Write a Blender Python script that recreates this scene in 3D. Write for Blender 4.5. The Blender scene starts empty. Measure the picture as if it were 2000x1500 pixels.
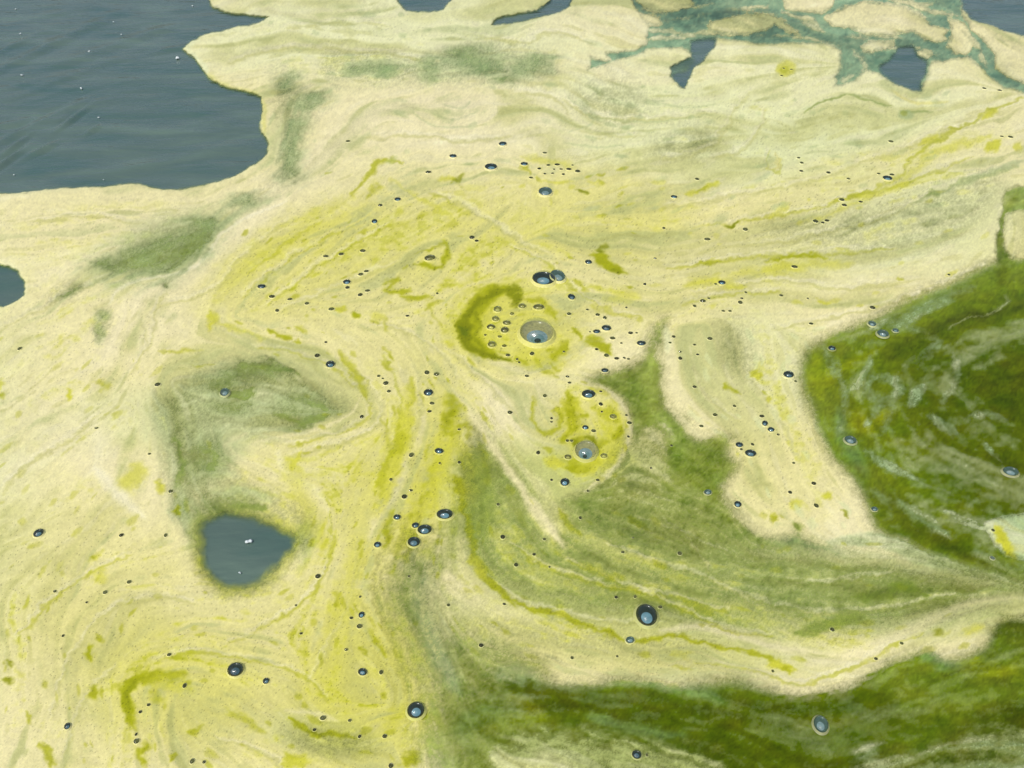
import bpy, bmesh, math, random
import numpy as np
from mathutils import Vector

# ------------------------------------------------------------------ camera, sky, sun, exposure
S = bpy.context.scene
CAM_H, PITCH, F = 0.80, math.radians(42), 1664.0          # metres, downward pitch, focal length in photo pixels
cam_d = bpy.data.cameras.new('camera'); cam = bpy.data.objects.new('camera', cam_d); S.collection.objects.link(cam)
cam.location = (0, 0, CAM_H); cam.rotation_euler = (math.pi/2 - PITCH, 0, 0)
cam_d.sensor_fit = 'HORIZONTAL'; cam_d.sensor_width = 36; cam_d.lens = 36*F/2000
cam_d.clip_start = 0.01; cam_d.clip_end = 2000
S.camera = cam
SUN_EL, SUN_AZ = math.radians(58), math.radians(215)      # azimuth clockwise from +Y: behind the camera, to the left
w = bpy.data.worlds.new('World'); S.world = w; w.use_nodes = True
nt = w.node_tree; bg = nt.nodes['Background']
sky = nt.nodes.new('ShaderNodeTexSky'); sky.sky_type = 'NISHITA'; sky.sun_disc = False
sky.sun_elevation = SUN_EL; sky.sun_rotation = SUN_AZ; sky.air_density = 1.0; sky.dust_density = 5.0; sky.ozone_density = .6
nt.links.new(sky.outputs[0], bg.inputs[0]); bg.inputs[1].default_value = 0.105
sun_d = bpy.data.lights.new('sun', 'SUN'); sun_d.energy = 2.05; sun_d.angle = math.radians(0.55); sun_d.color = (1, .975, .91)
sun = bpy.data.objects.new('sun', sun_d); S.collection.objects.link(sun)
sd = Vector((math.sin(SUN_AZ)*math.cos(SUN_EL), math.cos(SUN_AZ)*math.cos(SUN_EL), math.sin(SUN_EL)))
sun.rotation_euler = sd.to_track_quat('Z', 'Y').to_euler(); sun.location = sd*20
S.view_settings.view_transform = 'Standard'; S.view_settings.look = 'None'
S.view_settings.exposure = 0.03; S.view_settings.gamma = 1.0; S.view_settings.use_curve_mapping = False
S.cycles.transparent_max_bounces = 16; S.cycles.max_bounces = 8

rng = np.random.default_rng(7)
random.seed(7)
C = S.collection

# ------------------------------------------------------------------ the survey of the water surface
# Everything here lies on the water plane. The survey chart uses the photograph's pixel grid; plane() turns a
# chart position into metres on the water.
def plane(u, v, z=0.0):
    u = np.asarray(u, float); v = np.asarray(v, float)
    cx, cy = (u-1000)/F, (750-v)/F
    dy = math.cos(PITCH) + cy*math.sin(PITCH); dz = -math.sin(PITCH) + cy*math.cos(PITCH)
    t = (CAM_H - z)/(-dz)
    return cx*t, dy*t
def metres_per_px(u, v):
    x0, y0 = plane(u-1, v); x1, y1 = plane(u+1, v)
    return float(x1-x0)/2

U0, U1, V0, V1, ST = -600, 2600, -280, 1880, 2
us = np.arange(U0, U1+1, ST, dtype=np.float32); vs = np.arange(V0, V1+1, ST, dtype=np.float32)
NU, NV = len(us), len(vs)
X, Y = np.meshgrid(us, vs)

def smooth(t): t = np.clip(t, 0, 1); return t*t*(3-2*t)
def noise(cell_u, cell_v, seed):
    r = np.random.default_rng(seed)
    gu, gv = int((U1-U0)/cell_u)+3, int((V1-V0)/cell_v)+3
    g = r.random((gv, gu)).astype(np.float32)
    fu = (us-U0)/cell_u; fv = (vs-V0)/cell_v
    iu = fu.astype(int); iv = fv.astype(int); tu = smooth(fu-iu); tv = smooth(fv-iv)
    a = g[iv][:, iu]*(1-tu)+g[iv][:, iu+1]*tu
    b = g[iv+1][:, iu]*(1-tu)+g[iv+1][:, iu+1]*tu
    return a*(1-tv)[:, None]+b*tv[:, None]
def fbm(cu, cv, seed, octs=3):
    s = 0; a = 1; t = 0
    for k in range(octs):
        s = s + a*noise(cu/2**k, cv/2**k, seed+k*17); t += a; a *= .55
    return s/t
def blur(a, n=1):
    for _ in range(n):
        a = (np.roll(a, 1, 0)+2*a+np.roll(a, -1, 0))/4
        a = (np.roll(a, 1, 1)+2*a+np.roll(a, -1, 1))/4
    return a
def norm01(a):
    m, s = a.mean(), a.std(); return np.clip(.5+(a-m)/(s*4.4), 0, 1)

def P(s):
    return np.array([[float(q) for q in p.split(',')] for p in s.split()], np.float32)
def curve(p, closed=False, step=9.0):
    """Catmull-Rom through the surveyed points."""
    n = len(p)
    if n < 3 and not closed:
        k = max(2, int(np.hypot(*(p[-1]-p[0]))/step)); t = np.linspace(0, 1, k+1)[:, None]
        return (p[0]*(1-t)+p[-1]*t).astype(np.float32)
    out = []
    for i in range(n if closed else n-1):
        p1, p2 = p[i], p[(i+1) % n]
        p0 = p[(i-1) % n] if (closed or i > 0) else 2*p1-p2
        p3 = p[(i+2) % n] if (closed or i+2 < n) else 2*p2-p1
        k = int(np.clip(np.hypot(*(p2-p1))/step, 1, 12))
        for j in range(k):
            t = j/k
            out.append(.5*((2*p1)+(-p0+p2)*t+(2*p0-5*p1+4*p2-p3)*t*t+(-p0+3*p1-3*p2+p3)*t**3))
    if not closed: out.append(p[-1])
    return np.array(out, np.float32)

# slow wobble so that no surveyed outline stays too clean
WX = ((fbm(26, 20, 11)-.5)*11 + (fbm(8, 6, 12, 2)-.5)*4.5).astype(np.float32)
WY = ((fbm(26, 20, 13)-.5)*8 + (fbm(8, 6, 14, 2)-.5)*3.5).astype(np.float32)

def window(pts, pad):
    a = max(0, int((pts[:, 0].min()-pad-U0)/ST)); b = min(NU, int((pts[:, 0].max()+pad-U0)/ST)+2)
    c = max(0, int((pts[:, 1].min()-pad-V0)/ST)); d = min(NV, int((pts[:, 1].max()+pad-V0)/ST)+2)
    return slice(c, d), slice(a, b)
def seg_dist(x, y, p, closed, w0=None, w1=None):
    best = np.full(x.shape, 1e9, np.float32)
    n = len(p); m = n if closed else n-1
    for i in range(m):
        ax, ay = p[i]; bx, by = p[(i+1) % n]
        dx, dy = bx-ax, by-ay; L = dx*dx+dy*dy+1e-6
        t = np.clip(((x-ax)*dx+(y-ay)*dy)/L, 0, 1)
        d = np.sqrt((x-ax-t*dx)**2+(y-ay-t*dy)**2)
        np.minimum(best, d, out=best)
    return best
def inside(x, y, p):
    c = np.zeros(x.shape, bool); n = len(p)
    for i in range(n):
        ax, ay = p[i]; bx, by = p[(i+1) % n]
        if ay == by: continue
        c ^= ((ay > y) != (by > y)) & (x < (bx-ax)*(y-ay)/(by-ay)+ax)
    return c

# ---- direction of the drift: surveyed flow lines
FLOW = """980,200 740,210 640,290 520,390 430,460 390,515 280,565 245,620 200,700 100,780 0,830 -300,960
1000,260 800,280 650,350 500,450 420,540 400,620
740,330 690,400 560,480 470,540 420,600 430,640 520,670 620,700 690,760 725,800 690,850 600,880
760,740 790,820 760,900 720,1000 690,1100 660,1200 640,1320
880,780 850,870 800,960 760,1060 740,1150 760,1250 800,1350 850,1500
880,760 920,810 960,870 1000,930 1040,990 1080,1040 1110,1090
900,860 925,980 910,1080 960,1150 1100,1200 1250,1250 1400,1260 1500,1295 1620,1310 1750,1270 1900,1190 2000,1170
1000,1020 1100,1110 1250,1150 1400,1200 1550,1250 1700,1250 1850,1200
1100,1050 1250,1090 1400,1130 1600,1180 1800,1170 2000,1150
1100,420 1300,400 1500,350 1700,300 1850,230 2000,190 2300,120
1050,480 1250,500 1500,460 1700,410 2000,330 2300,260
1100,560 1300,570 1500,520 1700,530 1900,490
1300,620 1450,600 1600,600 1750,560 1950,480
1310,650 1310,750 1360,830
1400,640 1430,760 1500,850 1560,950 1650,1050 1760,1070
1480,640 1520,760 1580,900 1660,1020
60,1500 100,1350 80,1200 150,1050 200,950 240,860
0,1120 100,1060 220,1000
180,1500 170,1350 200,1250 260,1170 350,1160
250,1430 240,1340 290,1290 380,1280 460,1290 540,1310
360,1160 450,1170 540,1150 620,1060 640,980 560,930 470,880
0,900 120,820 200,740 240,640
0,700 100,640 200,580 250,540 420,430
0,420 150,400 300,400 450,385 560,320 580,220
-300,430 0,400
420,80 550,60 700,70 850,60 950,70 1100,40
450,150 600,110 750,110 900,90 1050,60 1200,70
700,150 850,140 1000,130 1150,140
840,222 890,234 935,216 922,194 880,187 850,200
800,215 850,246 920,246 965,220 930,178 860,172 800,195
1100,180 1200,230 1300,232 1400,222 1500,240
1150,160 1240,205 1340,205 1430,180 1520,150
1000,330 1100,340 1250,300 1400,290 1550,300
1560,220 1650,185 1740,215 1830,225
1400,60 1500,75 1600,90 1680,120 1640,170
1250,20 1350,60 1450,65 1560,70 1640,70 1750,70 1850,90
1850,40 1900,70 1925,120 1960,150 2050,190
1600,700 1640,850 1720,980 1850,1070 2000,1120
1700,650 1800,600 1950,540 2000,400
1960,600 1850,640 1720,740 1760,860 1850,930 2000,1000
1800,760 1850,850 1950,900
1400,1400 1600,1400 1800,1330 2000,1280
1000,1380 1200,1400 1400,1450 1550,1520
1650,1480 1800,1460 2000,1440
560,1390 600,1430 680,1440 800,1400
450,1400 520,1450 600,1490
700,1180 740,1260 800,1330 830,1450
1040,780 1040,820 1062,846 1090,836 1098,805 1070,785
1160,752 1205,780 1226,830 1212,890 1170,935 1110,955 1060,920
1000,562 950,575 910,620 906,660 940,692 1000,708 1060,700 1110,670
800,515 820,495 860,480 872,500 850,525
1290,640 1262,700 1200,730
1300,700 1300,780 1345,845 1425,880 1415,960 1480,1040 1560,1050
1230,880 1300,920 1400,970
480,850 450,870 470,900 530,935 600,960
560,850 640,832 690,805
400,720 480,700 570,715 640,760 690,795
300,780 340,860 350,940 380,1000
1060,300 1060,420 1000,480 940,520"""
guides = [curve(P(s), step=14) for s in FLOW.split('\n')]
gp, gt = [], []
for g in guides:
    d = np.gradient(g, axis=0); th = np.arctan2(d[:, 1], d[:, 0]); gp.append(g); gt.append(th)
gp = np.concatenate(gp); gt = np.concatenate(gt)
cs = 16
cu = np.arange(U0, U1+cs+1, cs); cv = np.arange(V0, V1+cs+1, cs)
CX, CY = np.meshgrid(cu, cv)
c2 = np.zeros(CX.shape); s2 = np.zeros(CX.shape)
for (x, y), th in zip(gp, gt):
    wgt = 1.0/((CX-x)**2+(1.4*(CY-y))**2+260)**1.6
    c2 += wgt*math.cos(2*th); s2 += wgt*math.sin(2*th)
m = np.hypot(c2, s2)+1e-30; c2 /= m; s2 /= m
def up(a):
    fu = (us-U0)/cs; fv = (vs-V0)/cs; iu = fu.astype(int); iv = fv.astype(int); tu = fu-iu; tv = (fv-iv)[:, None]
    return (a[iv][:, iu]*(1-tu)+a[iv][:, iu+1]*tu)*(1-tv)+(a[iv+1][:, iu]*(1-tu)+a[iv+1][:, iu+1]*tu)*tv
theta = (.5*np.arctan2(up(s2), up(c2)) + (fbm(60, 42, 31)-.5)*1.1).astype(np.float32)
VX, VY = np.cos(theta), np.sin(theta)

# ---- streaks: noise smeared along the drift (line integral convolution)
n_fine = blur(rng.random((NV, NU)).astype(np.float32), 1)
n_mid = noise(11, 7, 51)*.6 + noise(6, 4, 52)*.4
n_big = noise(34, 20, 53)*.65 + noise(17, 10, 54)*.35
n_wide = noise(80, 46, 55)*.7 + noise(40, 24, 56)*.3
acc = [n_fine*1.0, n_mid*1.0, n_big*1.0, n_wide*1.0]; cnt = [1, 1, 1, 1]
II, JJ = np.meshgrid(np.arange(NV, dtype=np.float32), np.arange(NU, dtype=np.float32), indexing='ij')
for sgn in (1, -1):
    pi_, pj = II.copy(), JJ.copy(); lx, ly = VX*sgn, VY*sgn
    for k in range(50):
        st = 1.0 if k < 8 else 2.6
        pj += lx*st; pi_ += ly*st
        np.clip(pj, 0, NU-1, out=pj); np.clip(pi_, 0, NV-1, out=pi_)
        i, j = pi_.astype(np.int32), pj.astype(np.int32)
        if k < 12: acc[0] += n_fine[i, j]; cnt[0] += 1
        if k < 25: acc[1] += n_mid[i, j]; cnt[1] += 1
        if k < 40: acc[2] += n_big[i, j]; cnt[2] += 1
        acc[3] += n_wide[i, j]; cnt[3] += 1
        vx, vy = VX[i, j], VY[i, j]
        f = np.sign(vx*lx+vy*ly)+.0; f[f == 0] = 1
        lx, ly = vx*f, vy*f
S_FINE, S_MID, S_BIG, S_WIDE = [norm01(a/c).astype(np.float32) for a, c in zip(acc, cnt)]
del acc, II, JJ
CLUMP = norm01(fbm(15, 10, 71, 3)).astype(np.float32)
DUST = rng.random((NV, NU)).astype(np.float32)
GRAIN = norm01(blur(rng.random((NV, NU)).astype(np.float32), 1)*.6+rng.random((NV, NU)).astype(np.float32)*.12).astype(np.float32)
S_RAW = S_MID; S_MID = blur(S_MID, 1)
BANDS = norm01(.38*S_MID+.60*S_BIG+.50*S_WIDE+.24*CLUMP+.08*S_FINE).astype(np.float32)

# ---- the chart's layers: colour and cover of the floating scum; colour and cover of the green bloom under it
def col(r, g, b): return np.array([r, g, b], np.float32)/255
COLS = dict(
    C=col(227, 221, 165), B=col(230, 223, 178), W=col(238, 234, 196), L=col(208, 216, 158), K=col(226, 231, 180),
    Y=col(211, 207, 126), N=col(196, 197, 62), O=col(158, 164, 16), D=col(126, 134, 8), S=col(160, 176, 120),
    G=col(120, 140, 46), E=col(92, 110, 11), X=col(70, 86, 5), T=col(112, 148, 118), Z=col(134, 156, 72), Q=col(158, 186, 134), V=col(176, 186, 104), M=col(180, 180, 104))
film = np.empty((NV, NU, 3), np.float32); film[:] = COLS['C']
fa = np.ones((NV, NU), np.float32)
bloom = np.empty((NV, NU, 3), np.float32); bloom[:] = COLS['Z']
ba = np.ones((NV, NU), np.float32)

def breakup(mk, win, k):
    """lets the drift streaks eat into a soft edge"""
    if k <= 0: return mk
    s = (S_MID[win]-.5)*.8+(S_BIG[win]-.5)*.7+(CLUMP[win]-.5)*.5
    return np.clip(mk + s*k*4*mk*(1-mk) - (.5-S_BIG[win])*.25*k*mk, 0, 1)
def apply(mk, win, op, what, c):
    a = mk*op
    if what == 'f':     film[win] += (COLS[c]-film[win])*a[..., None]
    elif what == 'b':   bloom[win] += (COLS[c]-bloom[win])*a[..., None]
    elif what == 'fa':  fa[win] += (c-fa[win])*a
    elif what == 'ba':  ba[win] += (c-ba[win])*a
def poly(what, c, op, soft, pts, k=.5, wob=1.0, rough=False):
    p = P(pts) if isinstance(pts, str) else pts
    p = p if rough else curve(p, True, 16)
    win = window(p, soft*1.5+10)
    x, y = X[win]+WX[win]*wob, Y[win]+WY[win]*wob
    d = seg_dist(x, y, p, True); sd_ = np.where(inside(x, y, p), d, -d)
    apply(breakup(smooth(.5+sd_/(2*soft)), win, k), win, op, what, c)
def line(what, c, op, hw, soft, pts, k=.4, wob=1.0, taper=True):
    p = curve(P(pts)); win = window(p, hw+soft+8)
    x, y = X[win]+WX[win]*wob, Y[win]+WY[win]*wob
    best = np.full(x.shape, 0, np.float32); n = len(p)
    for i in range(n-1):
        ax, ay = p[i]; dx, dy = p[i+1]-p[i]; L = dx*dx+dy*dy+1e-6
        t = np.clip(((x-ax)*dx+(y-ay)*dy)/L, 0, 1)
        d = np.sqrt((x-ax-t*dx)**2+((y-ay-t*dy)*1.15)**2)
        q = (i+t)/(n-1); h = hw*(np.clip(1.15*np.sqrt(4*q*(1-q)+.02), .2, 1) if taper else 1)
        np.maximum(best, smooth(1-(d-h+soft*.5)/soft), out=best)
    best = breakup(best, win, k)
    if what == 'f' and c in 'ODNE': best = best*np.clip(.50+1.4*(.40*S_BIG[win]+.30*CLUMP[win]+.16*GRAIN[win]+.14*S_RAW[win]-.12), .15, 1)
    apply(best, win, op, what, c)
def blob(what, c, op, x0, y0, rx, ry, ang=0, soft=.7, k=.6, wob=1.0):
    r = max(rx, ry)*(1+soft); win = window(np.array([[x0-r, y0-r], [x0+r, y0+r]], np.float32), 6)
    x, y = X[win]+WX[win]*wob-x0, Y[win]+WY[win]*wob-y0
    ca, sa = math.cos(math.radians(ang)), math.sin(math.radians(ang))
    q = np.sqrt(((x*ca+y*sa)/rx)**2+((-x*sa+y*ca)/ry)**2)
    apply(breakup(smooth(1-(q-1+soft*.5)/soft), win, k), win, op, what, c)
def each(fn, what, c, op, rows, *a, **kw):
    for s in rows.strip().split('\n'): fn(what, c, op, *a, s, **kw)

# -- broad tones of the scum
for (c, op, x, y, rx, ry, an) in [
    ('K', .75, 760, 70, 420, 90, 0), ('L', .55, 1300, 250, 330, 90, 5), ('K', .6, 1500, 200, 420, 130, 0), ('L', .45, 1600, 290, 260, 70, -12),
    ('L', .4, 1700, 440, 260, 90, -18), ('L', .5, 1850, 440, 170, 90, -10), ('B', .6, 900, 240, 260, 70, 0), ('B', .55, 560, 380, 180, 46, -40),
    ('B', .5, 330, 600, 190, 60, -35), ('Y', .4, 560, 540, 190, 110, -15), ('Y', .4, 820, 480, 260, 150, 0), ('Y', .45, 1250, 520, 330, 120, 0),
    ('Y', .4, 820, 640, 260, 120, 10), ('N', .3, 1010, 650, 130, 100, 0), ('Y', .45, 760, 940, 150, 260, 15), ('B', .6, 960, 760, 90, 90, 30),
    ('Y', .4, 150, 1150, 220, 160, -20), ('Y', .55, 320, 1330, 330, 200, 0), ('B', .3, 80, 1400, 120, 140, 0), ('Y', .5, 620, 1300, 220, 220, 0),
    ('N', .28, 720, 1380, 150, 160, 0), ('C', .4, 130, 460, 240, 70, 0), ('L', .4, 1480, 720, 120, 110, 20), ('Y', .3, 1520, 920, 110, 110, 0),
    ('L', .4, 250, 820, 150, 60, -10), ('B', .5, 180, 880, 200, 50, 35), ('Y', .45, 600, 950, 140, 110, 0), ('Y', .35, 1650, 350, 260, 40, -18),
    ('V', .5, 1200, 1240, 380, 60, 8), ('Y', .45, 1150, 1270, 260, 60, 5), ('S', .3, 640, 1440, 120, 40, 10), ('B', .25, 420, 1180, 110, 50, 0),
    ('Y', .4, 2150, 900, 260, 500, 0), ('L', .4, -250, 900, 300, 500, 0)]:
    blob('f', c, op, x, y, rx, ry, an, .9, .5)
for (op, x, y, rx, ry, an) in [(.2, 560, 530, 170, 90, -25), (.42, 990, 645, 110, 85, 0), (.34, 1150, 850, 85, 95, 0), (.36, 850, 900, 70, 180, 12), (.3, 740, 980, 60, 160, 12), (.3, 330, 1340, 160, 110, 0), (.32, 720, 1330, 120, 180, 0), (.28, 1120, 420, 220, 80, 0), (.26, 800, 470, 160, 80, 0)]:
    blob('f', 'N', op, x, y, rx, ry, an, .9, .7)

# -- the bloom's own colours, below the scum
poly('b', 'T', .95, 30, "1040,-60 1130,100 1160,170 1260,130 1500,110 1640,200 1820,200 2060,230 2200,100 2100,-120")
poly('b', 'T', .45, 60, "560,100 1060,80 1100,160 700,190 620,240 560,380 420,440 500,300 520,180")
poly('b', 'G', .9, 50, "1240,620 1330,620 1330,780 1450,830 1500,1050 1320,1010 1180,980 1180,880 1230,820 1150,740")
poly('b', 'E', .22, 50, "1290,740 1310,810 1350,860 1430,880 1420,960 1440,1010 1330,950 1270,900 1260,800")
poly('b', 'G', .9, 40, "1540,660 2060,480 2100,1200 1700,1100 1560,820")
poly('b', 'E', .85, 70, "1620,680 1800,600 2000,540 2300,600 2300,1100 1900,1120 1760,1060 1680,940 1620,820")
poly('b', 'X', .75, 60, "1800,680 2060,640 2200,700 2200,1000 1960,1040 1860,980 1790,860 1760,760")
poly('b', 'X', .5, 40, "1680,960 1790,1000 1920,1060 1940,1110 1820,1090 1720,1050")
poly('b', 'G', .55, 60, "900,880 1250,880 1500,1060 2000,1130 1900,1220 1400,1240 1000,1180 900,1080")
poly('b', 'G', .7, 45, "800,1040 880,1060 870,1200 1000,1260 1050,1350 1000,1460 880,1500 800,1360 740,1220 760,1100")
poly('b', 'E', .8, 40, "980,1300 1100,1310 1500,1320 1700,1290 1830,1250 1930,1200 2300,1150 2300,1700 1000,1700 900,1500 860,1400")
poly('b', 'X', .9, 50, "1020,1330 1140,1340 1300,1350 1500,1345 1680,1330 1800,1300 1940,1240 2200,1240 2200,1430 1860,1430 1720,1480 1660,1640 1420,1600 1340,1470 1180,1420 1060,1400")
poly('b', 'G', .4, 40, "1750,1300 2050,1230 2100,1340 1900,1400 1760,1390")
line('b', 'T', .55, 20, 30, "830,1120 825,1180 850,1260 900,1360")
line('b', 'X', .3, 14, 30, "820,1140 830,1170 822,1200")
line('b', 'E', .6, 14, 20, "1985,375 1955,420 1948,470 1960,520 1950,560")
line('b', 'X', .5, 12, 18, "1952,430 1945,480 1955,510")
for s in ("1140,1330 1260,1330 1380,1350 1420,1380", "1150,1400 1260,1430 1340,1440", "1800,1270 1860,1300 1900,1300", "1640,790 1650,850 1690,930", "1480,1040 1560,1060 1650,1085", "1050,1320 1000,1310 970,1330"):
    line('b', 'T', .4, 14, 26, s, 1.0)
for s in ("1590,690 1600,760 1640,720 1700,690", "1650,800 1690,830 1750,800", "1850,1240 1900,1300 2000,1320", "1000,1360 1040,1400 960,1420"):
    line('b', 'O', .35, 18, 30, s, 1.0)

# -- where the scum thins to a veil or opens
THIN = [ # target cover, strength, softness, outline, streakiness
 (.06, 1, 20, "1302,626 1280,640 1266,668 1256,694 1236,708 1205,720 1168,730 1152,742 1176,758 1200,772 1222,796 1230,830 1228,862 1215,896 1190,930 1150,966 1100,985 1150,1010 1230,1030 1300,1060 1400,1060 1480,1072 1560,1078 1640,1082 1600,1062 1568,1050 1556,1034 1546,1047 1520,1052 1490,1046 1468,1034 1448,1008 1428,988 1414,972 1416,952 1432,930 1440,908 1424,886 1432,856 1408,850 1384,851 1360,856 1346,842 1340,816 1320,802 1302,786 1297,752 1297,718 1297,678", .55),
 (.33, 1, 40, "930,830 985,890 1040,950 1100,1000 1190,950 1235,880 1290,930 1420,1010 1500,1070 1700,1085 1900,1130 2030,1150 1850,1205 1700,1225 1600,1240 1450,1235 1300,1215 1150,1195 1010,1160 940,1110 905,1050 900,960", .9),
 (.55, .8, 20, "1220,850 1290,840 1300,900 1280,960 1210,960 1190,920", 1),
 (.0, 1, 22, "1950,507 1905,526 1870,546 1822,566 1782,580 1742,602 1702,622 1650,642 1602,667 1572,692 1561,722 1564,762 1581,802 1594,842 1612,880 1638,912 1662,942 1682,972 1692,1002 1704,1040 1730,1054 1766,1062 1794,1082 1852,1102 1900,1117 1950,1127 2040,1140 2180,1160 2400,1180 2420,800 2300,560 2150,500 2020,500 1975,505", .5),
 (.05, 1, 6, "1962,372 1990,364 2060,370 2080,412 1980,418 1966,440 1962,480 1972,505 1990,520 1960,530 1948,512 1944,482 1948,452 1946,432 1955,412", .3),
 (.01, 1, 24, "1020,1308 1062,1322 1100,1336 1150,1335 1200,1326 1260,1326 1310,1336 1362,1330 1430,1326 1480,1336 1530,1352 1600,1352 1662,1336 1702,1312 1742,1292 1790,1277 1816,1272 1850,1286 1890,1276 1920,1260 1936,1226 1960,1208 2040,1206 2300,1190 2500,1300 2450,1700 2000,1850 1500,1850 1000,1850 880,1700 930,1560 900,1480 870,1420 900,1380 960,1340", .6),
 (.26, .95, 64, "800,1040 872,1060 876,1120 880,1200 930,1260 1000,1290 1040,1320 1000,1400 960,1500 860,1560 830,1470 830,1400 800,1340 770,1260 736,1180 750,1110", 1.3),
 (.10, .9, 44, "870,1330 930,1300 1010,1320 990,1400 960,1500 900,1560 850,1500 846,1420", .9),
 (.18, .8, 44, "890,1230 980,1250 1080,1290 1020,1330 920,1340 860,1290", 1),
 (.62, .9, 40, "347,424 435,428 424,458 402,492 370,521 320,537 254,543 202,533 184,516 240,488 268,456 306,434", .9),
 (.6, .8, 26, "440,425 500,405 548,368 572,325 592,278 612,228 640,195 600,168 545,130 535,160 530,200 552,245 556,290 545,340 500,385", 1),
 (.42, .8, 26, "640,120 720,110 830,115 930,85 1010,95 1080,110 1080,150 1000,165 900,160 800,160 700,158 640,160", 1.2),
 (.58, .9, 30, "300,790 350,750 400,722 480,700 560,712 612,742 664,782 688,798 655,818 598,836 560,848 515,850 470,838 430,842 405,865 395,905 350,950 322,920 320,860", 1),
 (.5, .9, 28, "380,880 430,870 470,930 540,970 600,1000 608,1040 590,1075 540,1130 500,1160 420,1155 385,1100 365,1030 340,990 330,950", 1),
 (.45, .7, 16, "120,560 170,550 165,570 130,590 90,596", 1), (.45, .8, 14, "190,610 210,605 222,640 210,665 190,660 184,640", 1),
 (.55, .6, 30, "1490,440 1700,400 1800,380 1950,330 1940,400 1850,470 1700,500 1560,470", 1.2),
 (.55, .6, 24, "1400,640 1440,620 1480,690 1480,760 1440,740 1400,700", 1),
 (.5, .6, 30, "1280,270 1380,250 1400,290 1330,310 1270,300", 1), (.6, .6, 30, "1150,150 1240,160 1260,210 1190,240 1120,200", 1),
 (.55, .7, 24, "560,1430 640,1420 720,1440 730,1470 650,1480 580,1460", 1),
 (.4, .7, 20, "1230,960 1300,1000 1420,1080 1560,1130 1500,1160 1350,1110 1200,1050", 1.2),
]
for tc, op, soft, pts, k in THIN: poly('fa', tc, op, soft, pts, k)

# top right: teal channels between rafts of scum
poly('fa', .07, 1, 6, "1243,-60 1237,12 1250,34 1266,50 1263,72 1262,88 1240,97 1184,104 1192,122 1155,114 1147,140 1192,126 1262,101 1330,94 1350,106 1400,76 1450,80 1500,88 1560,86 1612,88 1640,98 1642,136 1630,152 1630,170 1672,160 1690,137 1716,145 1748,166 1797,180 1814,148 1818,124 1852,118 1890,110 1914,130 1930,150 1962,172 2060,196 2060,170 1969,150 1946,130 1941,106 1918,74 1896,50 1880,30 1884,-60", .35, rough=True)
RAFT = [ # outlines of the separate rafts of scum (label, group, outline)
 ("cream scum raft at the top edge beside the green channels", "1238,-70 1242,2 1256,20 1276,25 1310,27 1344,20 1362,8 1350,-8 1330,-70"),
 ("small oval scum raft at the left tip of the green channels", "1248,30 1268,29 1285,35 1291,46 1280,50 1264,47 1254,40"),
 ("long scum raft lying above the blue wedge of open water", "1384,54 1388,44 1410,33 1453,27 1500,26 1522,36 1541,51 1563,70 1545,66 1528,56 1514,50 1500,60 1450,66 1396,64"),
 ("cream scum raft at the top edge above the largest raft", "1530,-60 1532,2 1538,15 1580,23 1606,26 1619,18 1624,2 1622,-60"),
 ("largest pale scum raft in the green channels, upper right", "1616,36 1649,17 1700,7 1753,15 1793,28 1820,50 1848,61 1848,77 1820,84 1803,76 1783,60 1740,66 1697,64 1660,54 1628,48"),
 ("thin crescent of scum left of the heart-shaped open water", "1681,92 1698,84 1745,83 1749,91 1714,97 1703,105 1686,101"),
 ("small lens of scum at the top of the heart-shaped open water", "1774,109 1784,98 1810,98 1826,110 1792,114"),
 ("pale scum raft right of the heart-shaped open water", "1853,40 1880,46 1893,64 1897,84 1886,104 1862,106 1850,92 1862,66"),
 ("cream scum strip along the open water in the upper right corner", "1900,51 1927,54 1967,70 2005,80 2300,140 2300,200 2040,170 1969,148 1948,132 1943,107 1921,76"),
 ("pale scum patch cut off by the right edge beside the teal channel", "1966,424 1985,416 2060,414 2120,440 2110,500 2060,510 1988,498 1972,480 1963,450"),
 ("cream scum patch with a yellow streak at the right edge", "1925,1026 1950,1018 1985,1008 2060,1000 2120,1040 2110,1100 2060,1110 1990,1092 1965,1084 1946,1066 1932,1044"),
]
for _, s in RAFT[:9]: poly('fa', .93, 1, 7, s, .6, .9)
for _, s in RAFT[9:]: poly('fa', .92, 1, 9, s, .4, .8)
for s in ("1290,40 1360,32 1430,20 1500,14", "1270,62 1310,60 1330,66", "1265,80 1330,72 1400,66 1470,66", "1440,66 1500,68 1580,76 1640,90", "1530,24 1580,40 1612,62", "1560,40 1600,60", "1650,74 1700,72 1760,74", "1790,14 1830,26 1870,30", "1740,2 1790,10 1830,6",
          "1660,96 1690,120 1680,140", "1880,60 1905,90 1925,130", "1640,160 1665,150", "1345,18 1400,6", "1780,90 1800,92"):
    line('fa', .55, .9, 4, 10, s, 1.0, 1.4)
for s in ("1410,46 1450,44 1480,52", "1690,45 1740,40 1790,50"): line('f', 'B', .5, 6, 14, s)
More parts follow.
